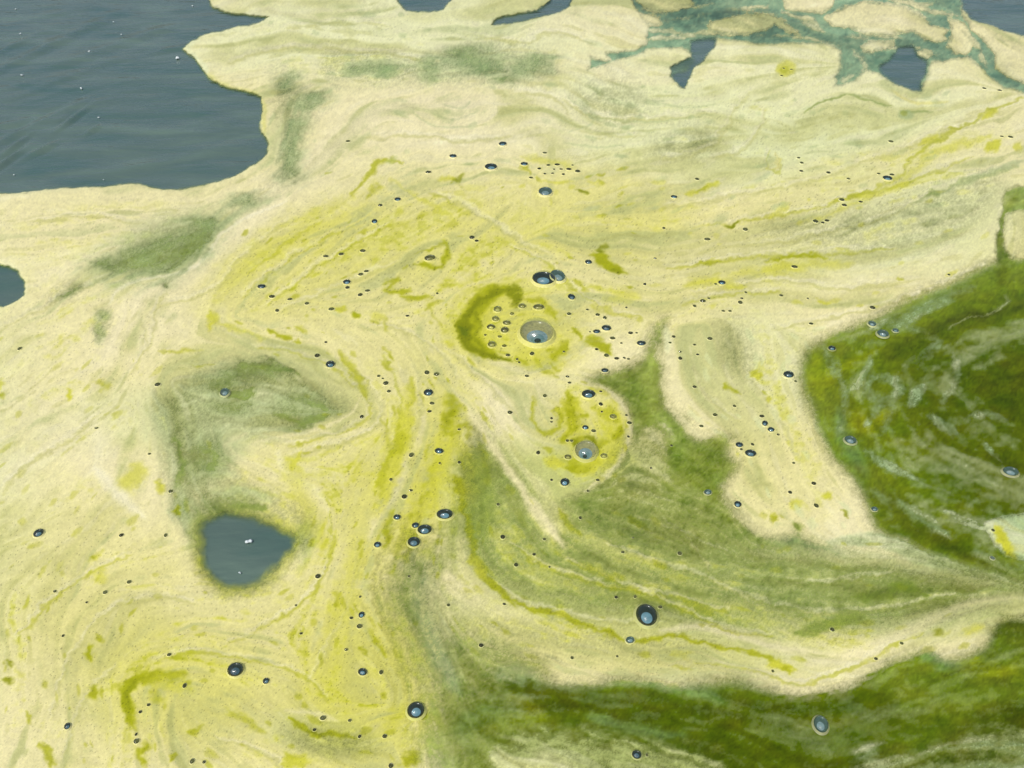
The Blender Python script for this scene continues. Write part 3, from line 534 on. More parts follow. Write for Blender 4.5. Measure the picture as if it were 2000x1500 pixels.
# -- beyond the part that was surveyed, patches of scum with ragged gaps
far = np.maximum(np.maximum(-60-X, X-2060)/260, np.maximum(-60-Y, Y-1560)/220)
gap = smooth((fbm(240, 120, 91, 4)+(S_BIG-.5)*.2-.52)*7)*smooth(far*1.3)
fa *= 1-gap*.93
edge = smooth((np.minimum.reduce([X-U0, U1-X, (Y-V0)*1.2, V1-Y])-30+(fbm(90, 60, 95)-.5)*160)/150)
fa *= edge; ba *= edge

# -- streaks and grain of the scum itself
thin = 1-np.clip(fa, 0, 1)
mid = 4*fa*(1-fa)
fa = np.clip(fa + mid*((S_MID-.5)*.20+(S_BIG-.5)*.50+(S_WIDE-.5)*.28+(CLUMP-.5)*.28+(GRAIN-.5)*.20+(DUST-.5)*.20+(S_FINE-.5)*.12) , 0, 1)
body = np.clip(fa*3-2, 0, 1)
fa = fa - body*.10*np.clip((S_MID-.42)*3+(S_BIG-.5)*2, 0, 1)
tone = 1 + (S_FINE-.5)*.012 + (S_MID-.5)*.04 + (S_BIG-.5)*.06 + (CLUMP-.5)*.04 + (GRAIN-.5)*.06 + (DUST-.5)*.06
tone *= 1-.28*(DUST > .982)*np.clip(1.3-.5*wo, 0, 1)*(.3+wo)
film *= tone[..., None]
film += (((S_MID-.5)*.6+(S_BIG-.5)*.7+(CLUMP-.5)*.3)[..., None])*np.array([.02, .02, .04], np.float32)
bt = 1 + (CLUMP-.5)*.20 + (S_MID-.5)*.12 + (GRAIN-.5)*.15 + (DUST-.5)*.12 + (S_BIG-.5)*.34 + (S_WIDE-.5)*.2
bloom *= bt[..., None]
bloom += ((fbm(40, 26, 131)-.5)[..., None])*np.array([.10, .04, .02], np.float32)
film = np.clip(film, .01, .97); bloom = np.clip(bloom, .01, .9)
def lin(a): return np.where(a <= .04045, a/12.92, ((a+.055)/1.055)**2.4).astype(np.float32)
film_lin, bloom_lin = lin(film), lin(bloom)
height = blur(fa, 4)*.0016 + blur((S_BIG-.5)*.0011*fa + (S_WIDE-.5)*.0014*fa, 3) + blur((S_MID-.5)*.0002*fa, 2)

# ------------------------------------------------------------------ materials
def mat(name):
    m_ = bpy.data.materials.new(name); m_.use_nodes = True
    return m_, m_.node_tree.nodes, m_.node_tree.links, m_.node_tree.nodes['Principled BSDF']
def ripple(n, l, bs, amount, fine=60):
    tc = n.new('ShaderNodeTexCoord'); mp = n.new('ShaderNodeMapping'); mp.inputs['Rotation'].default_value = (0, 0, -.85); mp.inputs['Scale'].default_value = (.8, 2.4, 1)
    l.new(tc.outputs['Object'], mp.inputs[0])
    n1 = n.new('ShaderNodeTexNoise'); n1.inputs['Scale'].default_value = 7; n1.inputs['Detail'].default_value = 3
    n2 = n.new('ShaderNodeTexNoise'); n2.inputs['Scale'].default_value = fine; n2.inputs['Detail'].default_value = 4
    l.new(mp.outputs[0], n1.inputs[0]); l.new(mp.outputs[0], n2.inputs[0])
    b1 = n.new('ShaderNodeBump'); b1.inputs['Strength'].default_value = amount; b1.inputs['Distance'].default_value = .02
    b2 = n.new('ShaderNodeBump'); b2.inputs['Strength'].default_value = amount*.9; b2.inputs['Distance'].default_value = .002
    l.new(n1.outputs[0], b1.inputs['Height']); l.new(n2.outputs[0], b2.inputs['Height']); l.new(b1.outputs[0], b2.inputs['Normal'])
    l.new(b2.outputs[0], bs.inputs['Normal'])
    return tc
# open water: turbid blue-grey body under a rippled, reflecting surface
m_water, n, l, bs = mat('turbid_water'); tc = ripple(n, l, bs, .42)
nz = n.new('ShaderNodeTexNoise'); nz.inputs['Scale'].default_value = 5; nz.inputs['Detail'].default_value = 5
rp = n.new('ShaderNodeValToRGB'); rp.color_ramp.elements[0].color = (.058, .124, .104, 1); rp.color_ramp.elements[1].color = (.118, .186, .144, 1)
rp.color_ramp.elements[0].position = .3; rp.color_ramp.elements[1].position = .7
mp2 = n.new('ShaderNodeMapping'); mp2.inputs['Rotation'].default_value = (0, 0, -.85); mp2.inputs['Scale'].default_value = (.8, 2.6, 1)
nz.inputs['Distortion'].default_value = .6; e_ = rp.color_ramp.elements.new(.5); e_.color = (.090, .146, .120, 1)
l.new(tc.outputs['Object'], mp2.inputs[0]); l.new(mp2.outputs[0], nz.inputs[0]); l.new(nz.outputs[0], rp.inputs[0]); l.new(rp.outputs[0], bs.inputs['Base Color'])
bs.inputs['Roughness'].default_value = .09; bs.inputs['IOR'].default_value = 1.333; bs.inputs['Specular IOR Level'].default_value = .8; bs.inputs['Coat Weight'].default_value = .7; bs.inputs['Coat IOR'].default_value = 1.6; bs.inputs['Coat Roughness'].default_value = .06
l.new(bs.inputs['Normal'].links[0].from_socket, bs.inputs['Coat Normal'])
# floating films carry their colour and cover as mesh attributes
def film_mat(name, rough, bump, coat, grain_scale, grain_amt):
    m_, n, l, bs = mat(name)
    a = n.new('ShaderNodeAttribute'); a.attribute_name = 'pigment'; c = n.new('ShaderNodeAttribute'); c.attribute_name = 'cover'
    tc = n.new('ShaderNodeTexCoord')
    g = n.new('ShaderNodeTexNoise'); g.inputs['Scale'].default_value = grain_scale; g.inputs['Detail'].default_value = 2
    l.new(tc.outputs['Object'], g.inputs[0])
    mr = n.new('ShaderNodeMapRange'); mr.inputs[1].default_value = .3; mr.inputs[2].default_value = .7; mr.inputs[3].default_value = 1-grain_amt; mr.inputs[4].default_value = 1+grain_amt
    l.new(g.outputs[0], mr.inputs[0])
    mx = n.new('ShaderNodeMix'); mx.data_type = 'RGBA'; mx.blend_type = 'MULTIPLY'; mx.inputs[0].default_value = 1
    l.new(a.outputs['Color'], mx.inputs[6]); l.new(mr.outputs[0], mx.inputs[7]); l.new(mx.outputs[2], bs.inputs['Base Color'])
    l.new(c.outputs['Fac'], bs.inputs['Alpha'])
    bs.inputs['Roughness'].default_value = rough; bs.inputs['IOR'].default_value = 1.36
    bs.inputs['Specular IOR Level'].default_value = coat
    bp = n.new('ShaderNodeBump'); bp.inputs['Strength'].default_value = bump; bp.inputs['Distance'].default_value = .001
    l.new(g.outputs[0], bp.inputs['Height']); l.new(bp.outputs[0], bs.inputs['Normal'])
    return m_
m_film = film_mat('algae_scum', .34, .0, .45, 1100, .035)
m_bloom = film_mat('green_bloom', .12, .02, .22, 700, .05)

# ------------------------------------------------------------------ meshes on the chart grid
def grid_axis(full, lo, hi, k_in, k_out):
    idx = np.arange(len(full)); ins = (full >= lo) & (full <= hi)
    keep = np.where(ins, idx % k_in == 0, idx % k_out == 0); keep[0] = keep[-1] = True
    return idx[keep]
def tag(o, label=None, cat=None, group=None, kind=None):
    if label: o['label'] = label
    if cat: o['category'] = cat
    if group: o['group'] = group
    if kind: o['kind'] = kind
    return o
def sheet(name, ci, ri, z, keepface=None, colour=None, cover=None, material=None):
    uu, vv = np.meshgrid(us[ci], vs[ri]); sub = np.ix_(ri, ci)
    zz = np.broadcast_to(z[sub] if isinstance(z, np.ndarray) else z, uu.shape)
    x, y = plane(uu, vv)
    co = np.stack([x, y, zz], -1).reshape(-1, 3).astype(np.float32)
    h, w_ = uu.shape; ids = np.arange(h*w_).reshape(h, w_)
    q = np.stack([ids[1:, :-1], ids[1:, 1:], ids[:-1, 1:], ids[:-1, :-1]], -1).reshape(-1, 4)
    if keepface is not None:
        kf = keepface[sub]; f = (kf[1:, :-1] | kf[1:, 1:] | kf[:-1, 1:] | kf[:-1, :-1]).reshape(-1)
        q = q[f]
    used = np.zeros(h*w_, bool); used[q.ravel()] = True; remap = np.cumsum(used)-1
    q = remap[q]; co = co[used]
    me = bpy.data.meshes.new(name)
    me.vertices.add(len(co)); me.vertices.foreach_set('co', co.ravel())
    me.loops.add(q.size); me.loops.foreach_set('vertex_index', q.ravel().astype(np.int32))
    me.polygons.add(len(q)); me.polygons.foreach_set('loop_start', np.arange(0, q.size, 4, dtype=np.int32))
    me.update(calc_edges=True)
    me.polygons.foreach_set('use_smooth', np.ones(len(q), bool))
    if colour is not None:
        at = me.attributes.new('pigment', 'FLOAT_COLOR', 'POINT')
        c4 = np.ones((len(co), 4), np.float32); c4[:, :3] = colour[sub].reshape(-1, 3)[used]
        at.data.foreach_set('color', c4.ravel())
        at = me.attributes.new('cover', 'FLOAT', 'POINT'); at.data.foreach_set('value', np.ascontiguousarray(cover[sub].reshape(-1)[used]))
    me.materials.append(material)
    o = bpy.data.objects.new(name, me); C.objects.link(o)
    return o

# water: one sheet to the horizon, with small real ripples in the open part upper left
wz = np.zeros((NV, NU), np.float32)
for (x0, y0, L, wd, an, amp) in [(140, 232, 34, 7, -35, 1.6), (182, 252, 16, 6, -25, 1.6), (84, 290, 30, 7, -25, 1.8), (30, 282, 30, 8, -35, 1.4), (10, 315, 40, 7, -35, 1.6), (100, 225, 90, 9, -25, .8), (60, 250, 120, 12, -22, .7), (20, 240, 40, 8, -10, 1.0),
        (130, 150, 110, 13, -20, .6), (200, 95, 140, 14, -18, .7), (330, 96, 50, 7, -12, 1.0), (60, 160, 90, 12, -12, .7), (50, 110, 120, 13, -25, .8), (150, 60, 120, 16, -25, .7), (300, 60, 90, 12, -15, .6), (20, 90, 60, 8, -25, .9), (90, 30, 100, 12, -15, .6), (420, 230, 100, 20, 20, .5), (380, 300, 120, 22, -10, .4), (250, 330, 120, 18, -12, .4)]:
    ca, sa = math.cos(math.radians(an)), math.sin(math.radians(an)); dx, dy = X-x0, Y-y0
    a, b = dx*ca+dy*sa, -dx*sa+dy*ca
    wz += (amp*.0034*np.exp(-(a/L)**2-(b/wd)**2)*np.cos(b/wd*2.6)).astype(np.float32)
ci = grid_axis(us, -40, 2040, 2, 16); ri = grid_axis(vs, -40, 420, 2, 16)
water = sheet('water', ci, ri, wz - .0015, None, None, None, m_water)
tag(water, 'calm blue-grey sea water showing through the scum', 'water', None, 'structure')
big = bpy.data.meshes.new('sea'); R = 900.0
cx_, cy_ = plane(np.array([U0, U1, U1, U0]), np.array([V1, V1, V0, V0]))
inner = [(float(a), float(b), -.0015) for a, b in zip(cx_, cy_)]
outer = [(-R, -R, -.0015), (R, -R, -.0015), (R, R, -.0015), (-R, R, -.0015)]
big.from_pydata(inner+outer, [], [(4, 5, 1, 0), (5, 6, 2, 1), (6, 7, 3, 2), (7, 4, 0, 3)]); big.materials.append(m_water)
sea = bpy.data.objects.new('sea', big); C.objects.link(sea); tag(sea, 'open sea around the scum reaching to the horizon', 'sea', None, 'structure')

# green bloom just under the surface
ci = grid_axis(us, -20, 2020, 2, 8); ri = grid_axis(vs, -20, 1520, 2, 8)
bl = sheet('green_algae_bloom', ci, ri, .0004+height*.1, ba > .03, bloom_lin, ba, m_bloom)
tag(bl, 'dark green algae bloom suspended in the water between the scum', 'algae', None, 'stuff')
# scum, with its separate rafts as objects of their own
ci = grid_axis(us, -20, 2020, 1, 6); ri = grid_axis(vs, -20, 1520, 1, 6)
vis = fa > .05
zf = (.0012+height).astype(np.float32)
raft_mask = np.zeros((NV, NU), bool); rafts = []
for lab, s in RAFT:
    p = curve(P(s), True, 16); win = window(p, 12); mk = np.zeros((NV, NU), bool)
    d = seg_dist(X[win], Y[win], p, True); mk[win] = (inside(X[win], Y[win], p) | (d < 5)) & (fa[win] > .3) & ~raft_mask[win]
    raft_mask |= mk; rafts.append((lab, mk))
sc_ = sheet('algae_scum', ci, ri, zf, vis & ~raft_mask, film_lin, fa, m_film)
tag(sc_, 'cream and yellow-green mat of algae scum swirling over the water', 'scum', None, 'stuff')
for lab, mk in rafts:
    if mk.any():
        o = sheet('scum_raft', ci, ri, zf + .0002, mk, film_lin, fa, m_film)
        tag(o, lab, 'scum', 'separate rafts of scum in the channels', None)
# ------------------------------------------------------------------ bubbles
def plain(name, colr, rough, ior=1.33, spec=.5, var=.0, vscale=300):
    m_, n, l, bs = mat(name)
    bs.inputs['Roughness'].default_value = rough; bs.inputs['IOR'].default_value = ior; bs.inputs['Specular IOR Level'].default_value = spec
    tc = n.new('ShaderNodeTexCoord'); g = n.new('ShaderNodeTexNoise'); g.inputs['Scale'].default_value = vscale; g.inputs['Detail'].default_value = 3
    geo = n.new('ShaderNodeNewGeometry'); l.new(geo.outputs['Position'], g.inputs[0])
    mr = n.new('ShaderNodeMapRange'); mr.inputs[1].default_value = .3; mr.inputs[2].default_value = .7; mr.inputs[3].default_value = 1-var; mr.inputs[4].default_value = 1+var
    l.new(g.outputs[0], mr.inputs[0])
    mx = n.new('ShaderNodeMix'); mx.data_type = 'RGBA'; mx.blend_type = 'MULTIPLY'; mx.inputs[0].default_value = 1
    mx.inputs[6].default_value = (*colr, 1); l.new(mr.outputs[0], mx.inputs[7]); l.new(mx.outputs[2], bs.inputs['Base Color'])
    return m_
def skin(name, lo, hi):
    """thin soap-like skin: clear face on, mirroring at the edge"""
    m_ = bpy.data.materials.new(name); m_.use_nodes = True; n, l = m_.node_tree.nodes, m_.node_tree.links
    n.remove(n['Principled BSDF'])
    tr = n.new('ShaderNodeBsdfTransparent'); gl = n.new('ShaderNodeBsdfGlossy'); gl.inputs['Roughness'].default_value = .07
    tr.inputs['Color'].default_value = (.93, .96, .95, 1)
    lw = n.new('ShaderNodeLayerWeight'); lw.inputs['Blend'].default_value = .5
    mr = n.new('ShaderNodeMapRange'); mr.inputs[3].default_value = lo; mr.inputs[4].default_value = hi; l.new(lw.outputs['Facing'], mr.inputs[0])
    nz = n.new('ShaderNodeTexNoise'); nz.inputs['Scale'].default_value = 90; bp = n.new('ShaderNodeBump'); bp.inputs['Strength'].default_value = .1; bp.inputs['Distance'].default_value = .001
    l.new(nz.outputs[0], bp.inputs['Height']); l.new(bp.outputs[0], gl.inputs['Normal'])
    mx = n.new('ShaderNodeMixShader'); l.new(mr.outputs[0], mx.inputs[0]); l.new(tr.outputs[0], mx.inputs[1]); l.new(gl.outputs[0], mx.inputs[2])
    l.new(mx.outputs[0], n['Material Output'].inputs[0])
    return m_
M_SKIN = skin('bubble_skin', .05, .26); M_SKIN0 = skin('tiny_bubble_skin', .02, .14); M_SKIN2 = skin('glassy_bubble_skin', .07, .26)
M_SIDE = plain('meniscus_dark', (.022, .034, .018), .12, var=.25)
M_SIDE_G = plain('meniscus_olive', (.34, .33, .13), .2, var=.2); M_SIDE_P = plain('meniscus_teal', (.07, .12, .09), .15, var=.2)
M_FLOOR = plain('bubble_pool_sky_tint', (.10, .20, .24), .08, var=.25, vscale=160); M_FLOOR_P = plain('bubble_pool_pale_sky_tint', (.20, .30, .30), .1, var=.2)  # water colour with the sky's reflection mixed into it
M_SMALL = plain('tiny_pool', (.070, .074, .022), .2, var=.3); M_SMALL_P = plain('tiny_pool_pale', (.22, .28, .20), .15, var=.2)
M_SIDE_F = plain('froth_ring', (.13, .13, .02), .2, var=.3); M_FLOOR_F = plain('froth_pool', (.40, .39, .09), .2, var=.25); M_SKY_REFL = plain('painted_sky_reflection', (.13, .24, .23), .08, var=.2); M_VIEWER_REFL = plain('painted_viewer_reflection', (.012, .035, .022), .08, var=.2)  # teal and dark core tones are painted reflections of sky and viewer
M_RIM = plain('scum_collar', (.70, .68, .36), .6, var=.08); M_RIM_P = plain('scum_collar_green', (.36, .46, .24), .5, var=.12)
for m_ in (M_RIM, M_RIM_P):      # collars are built of the scum they stand in: each takes the colour of its own spot
    oi_ = m_.node_tree.nodes.new('ShaderNodeObjectInfo'); mx_ = [q for q in m_.node_tree.nodes if q.bl_idname == 'ShaderNodeMix'][0]
    m_.node_tree.links.new(oi_.outputs['Color'], mx_.inputs[6])
for m_ in (M_SMALL, M_SMALL_P, M_FLOOR, M_SIDE_F, M_FLOOR_F):      # no two pools are equally murky
    n_ = m_.node_tree.nodes; oi_ = n_.new('ShaderNodeObjectInfo'); mr_ = n_.new('ShaderNodeMapRange'); mr_.inputs[3].default_value = .55; mr_.inputs[4].default_value = 1.7
    m_.node_tree.links.new(oi_.outputs['Random'], mr_.inputs[0]); mx_ = [q for q in n_ if q.bl_idname == 'ShaderNodeMix'][0]
    m2_ = n_.new('ShaderNodeMix'); m2_.data_type = 'RGBA'; m2_.blend_type = 'MULTIPLY'; m2_.inputs[0].default_value = 1
    m_.node_tree.links.new(mx_.outputs[2], m2_.inputs[6]); m_.node_tree.links.new(mr_.outputs[0], m2_.inputs[7]); m_.node_tree.links.new(m2_.outputs[2], n_['Principled BSDF'].inputs['Base Color'])
M_FOAM = plain('white_foam', (.62, .70, .72), .35, var=.05)

def rings(prof, seg, off=0.0):
    """surface of revolution from (radius, height) pairs; off shifts lower rings towards -Y"""
    v, f = [], []
    for k, p in enumerate(prof):
        r, z = p[0], p[1]; o = p[2] if len(p) > 2 else 0
        if r == 0: v.append((0, o, z)); continue
        for s in range(seg):
            a = 2*math.pi*s/seg; v.append((r*math.cos(a), r*math.sin(a)+o, z))
    idx = 0; starts = []
    for p in prof: starts.append(idx); idx += 1 if p[0] == 0 else seg
    for k in range(len(prof)-1):
        a, b = starts[k], starts[k+1]
        for s in range(seg):
            t = (s+1) % seg
            if prof[k+1][0] == 0: f.append((a+s, a+t, b))
            elif prof[k][0] == 0: f.append((a, b+t, b+s))
            else: f.append((a+s, a+t, b+t, b+s))
    return v, f
def mk(name, v, f, mats, mi=None):
    me = bpy.data.meshes.new(name); me.from_pydata(v, [], f)
    for q in mats: me.materials.append(q)
    me.polygons.foreach_set('use_smooth', [True]*len(f))
    if mi: me.polygons.foreach_set('material_index', mi)
    me.update(); return me
def dome_prof(h, n=7):
    return [(math.cos(math.pi/2*k/n), .22+h*math.sin(math.pi/2*k/n)) for k in range(n)] + [(0, .22+h)]
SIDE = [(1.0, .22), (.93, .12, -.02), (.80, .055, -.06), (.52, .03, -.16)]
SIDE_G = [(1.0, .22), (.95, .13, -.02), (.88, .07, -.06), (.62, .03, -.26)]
FLOOR = [(.52, .03, -.16), (.35, .026, -.18), (0, .022, -.20)]  # shifted forward to place the sky highlight painted in the pool colour
FLOOR_G = [(.62, .03, -.26), (.42, .028, -.38), (.2, .024, -.54), (0, .022, -.58)]  # forward-shifted rings shape the painted sky and viewer reflection
RIM = [(1.22, -.05), (1.13, .03), (1.06, .14), (1.01, .225), (.985, .20)]
ME = {}
def part_mesh(kind, cls):
    key = (kind, cls)
    if key in ME: return ME[key]
    if kind == 'dome': me = mk('dome', *rings(dome_prof(cls[1]), 28), [M_SKIN2 if cls[0] == 'g' else M_SKIN])
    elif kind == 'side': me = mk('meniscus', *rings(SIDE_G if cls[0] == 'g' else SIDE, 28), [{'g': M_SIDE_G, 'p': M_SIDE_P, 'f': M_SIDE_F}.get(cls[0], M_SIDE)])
    elif kind == 'floor': me = mk('pool', *rings(FLOOR_G, 28), [M_FLOOR_P, M_SKY_REFL, M_VIEWER_REFL], [0]*28+[1]*28+[2]*28) if cls[0] == 'g' else mk('pool', *rings(FLOOR, 28), [{'p': M_FLOOR_P, 'f': M_FLOOR_F}.get(cls[0], M_FLOOR)])
    elif kind == 'rim': me = mk('collar', *rings(RIM, 28), [M_RIM_P if cls[0] == 'p' else M_RIM])
    else:
        v1, f1 = rings([(1.0, .18), (.82, .06, -.05), (0, .03, -.1)], 12); v2, f2 = rings([(1.0, .18), (.8, .18+cls[1]*.6), (.45, .18+cls[1]*.92), (0, .18+cls[1])], 12)
        v3, f3 = rings([(1.3, -.05), (1.1, .1), (1.0, .185)], 12)
        n1, n2 = len(v1), len(v1)+len(v2)
        me = mk('bubble', v1+v2+v3, f1+[tuple(i+n1 for i in q) for q in f2]+[tuple(i+n2 for i in q) for q in f3],
                [{'p': M_SMALL_P, 'f': M_SIDE_F}.get(cls[0], M_SMALL), M_SKIN0, M_RIM_P if cls[0] == 'p' else M_RIM], [0]*len(f1)+[1]*len(f2)+[2]*len(f3))
    ME[key] = me; return me
br = random.Random(3)
def bubble(x, y, d, kind, label, group=None):
    h = .34 if y < 400 else (.5 if y < 620 else .66)
    r = d/2*metres_per_px(x, y); px, py = plane(x, y + d*.10*(.4 if y < 400 else 1))
    j, i = int((x-U0)/ST), int((y-V0)/ST); k = max(1, int(d/2/ST))
    loc_fa = fa[i-k:i+k+1, j-k:j+k+1].max()
    z = float(zf[i-k:i+k+1, j-k:j+k+1].max()) if loc_fa > .3 else .0012
    cls = (kind, h); st = br.uniform(.86, 1.14)
    k2 = k+3; rc = (film_lin[i-k2:i+k2+1, j-k2:j+k2+1]*fa[i-k2:i+k2+1, j-k2:j+k2+1, None]+bloom_lin[i-k2:i+k2+1, j-k2:j+k2+1]*(1-fa[i-k2:i+k2+1, j-k2:j+k2+1, None])).mean((0, 1))
    rc = rc*.72+np.array([.82, .80, .55])*.28 if kind == 'p' else rc*.8+np.array([.8, .77, .48])*.2
    rc = (float(rc[0]), float(rc[1]), float(rc[2]), 1)
    if d >= 12:
        o = bpy.data.objects.new('bubble', None); o.empty_display_size = .01
        C.objects.link(o)
        for nm, kd in (('dome', 'dome'), ('meniscus', 'side'), ('pool', 'floor'), ('collar', 'rim')):  # pool: water tint plus reflections painted as colour
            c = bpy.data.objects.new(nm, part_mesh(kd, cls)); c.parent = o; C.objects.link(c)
            if kd == 'rim': c.color = rc
    else:
        o = bpy.data.objects.new('bubble', part_mesh('small', cls)); C.objects.link(o); o.color = rc
    o.location = (float(px), float(py), z+.00015); o.scale = (r*st, r/st, r); o.rotation_euler = (0, 0, br.uniform(-.4, .4))
    tag(o, label, 'bubble', group); return o

ONE = """1262 1202 45 d large dark bubble with a blue glint alone above the lower green band
1048 650 68 g biggest glassy bubble beside the olive crescent in the centre
1062 546 44 d dark teal bubble just above the biggest glassy bubble
1089 541 33 p smaller greyish bubble touching the right side of the dark teal bubble
1144 881 46 g glassy bubble in the round yellow cap below the centre
869 1006 28 d topmost of the three blue bubbles in the green streak left of centre
830 1036 26 d middle one of the three blue bubbles in the green streak
809 1060 24 d lowest of the three blue bubbles in the green streak
812 1028 14 d small olive bubble touching the middle one of the three blue bubbles
813 1388 34 d large dark bubble near the bottom edge left of the dark green water
462 1309 31 d dark blue bubble standing alone in the yellow scum at lower left
1149 772 25 d dark bubble at the top of the round yellow cap
1103 944 19 d small blue bubble at the lower left of the round yellow cap
1465 887 20 d teal bubble at the notch of the cream tongue right of centre
1443 871 14 d dark oval bubble just above the teal bubble at the cream notch
1539 734 20 d dark bubble on the cream scum beside the right green water
646 713 19 d teal bubble on the cream scum above the grey-green tongue
837 769 19 d dark grey bubble at the head of the olive streaks
858 883 16 d small blue bubble among the olive streaks left of centre
1602 1414 31 p pale blue bubble on the dark green water at lower right
1972 922 26 p pale grey bubble with a cream ring near the right edge
1660 860 22 p pale ringed bubble on the green water near its left shore
1723 653 22 p oval grey bubble near the upper shore of the right green water
1702 634 16 p faint small bubble up left of the oval grey bubble
1748 647 12 p tiny pale bubble right of the oval grey bubble
1624 681 14 d small dark bubble at the shore where cream meets green on the right
1707 995 12 p faint pale bubble on the narrow green strip at right
1243 1475 18 d dark bubble on the pale veil at the bottom edge
1230 1252 16 p small blue bubble down left of the large dark bubble
1252 673 16 d dark blue bubble left of the green wedge tip
1184 643 18 d largest dark bubble of the trio right of the biggest glassy bubble
1165 650 13 d left dark bubble of the trio right of the biggest glassy bubble
1440 987 15 d dark bubble on the cream tip below the green notch
1382 962 14 p pale blue bubble in the green water left of the cream tip
440 768 20 p pale bubble on the grey-green patch at left
78 1043 20 d dark slanted bubble near the left edge
134 1420 13 d small dark bubble near the lower left corner
709 1314 17 d grey-blue bubble on the yellow scum near the bottom
738 1066 14 d dark bubble left of the bright olive streak
776 1012 14 d dark bubble at the top of the bright olive streak
840 506 20 f grey bubble inside the small olive hook above centre
959 329 24 d dark oval bubble on the pale scum near the top centre
982 284 16 d small dark bubble above the dark oval one near the top centre
885 308 14 d small dark bubble left of the dark oval one near the top centre
1065 378 29 p grey ring-like oval bubble below the row of tiny dots
1024 323 14 d dark speck-like bubble at the left end of the row of tiny dots
1116 582 16 d dark slanted bubble below the dark teal bubble
1149 514 14 d dark bubble beside the olive knot right of centre
512 562 15 d dark bubble at the left end of the yellow fan
678 553 15 d largest dark bubble of the little cluster in the yellow fan
1409 554 14 d dark bubble on the yellow streak right of centre
1732 351 18 d dark bubble on the streaked pale scum at upper right
1181 726 13 d dark bubble at the corner of the green wedge
521 1332 13 d small dark bubble right of the dark blue one at lower left
707 1203 13 d teal bubble, top of the three on the yellow scum
1052 602 19 f grey oval bubble right above the biggest glassy bubble
1020 600 15 f pale bubble on the olive crescent's upper end
777 392 13 d dark bubble in the upper left of the yellow fan
732 435 13 d dark bubble on the upper rim of the yellow fan
1197 816 13 f pale bubble at the right inside the round yellow cap
1143 837 12 d olive bubble in the middle of the round yellow cap
1109 895 13 f pale bubble left of the glassy one in the yellow cap
1179 893 13 f pale bubble right of the glassy one in the yellow cap
1493 829 13 d lower dark bubble of the pair on the cream tongue
1505 841 13 d dark oval bubble below the pair on the cream tongue"""
for row in ONE.split('\n'):
    x, y, d, k, lab = row.split(' ', 4); bubble(float(x), float(y), float(d), k, lab)
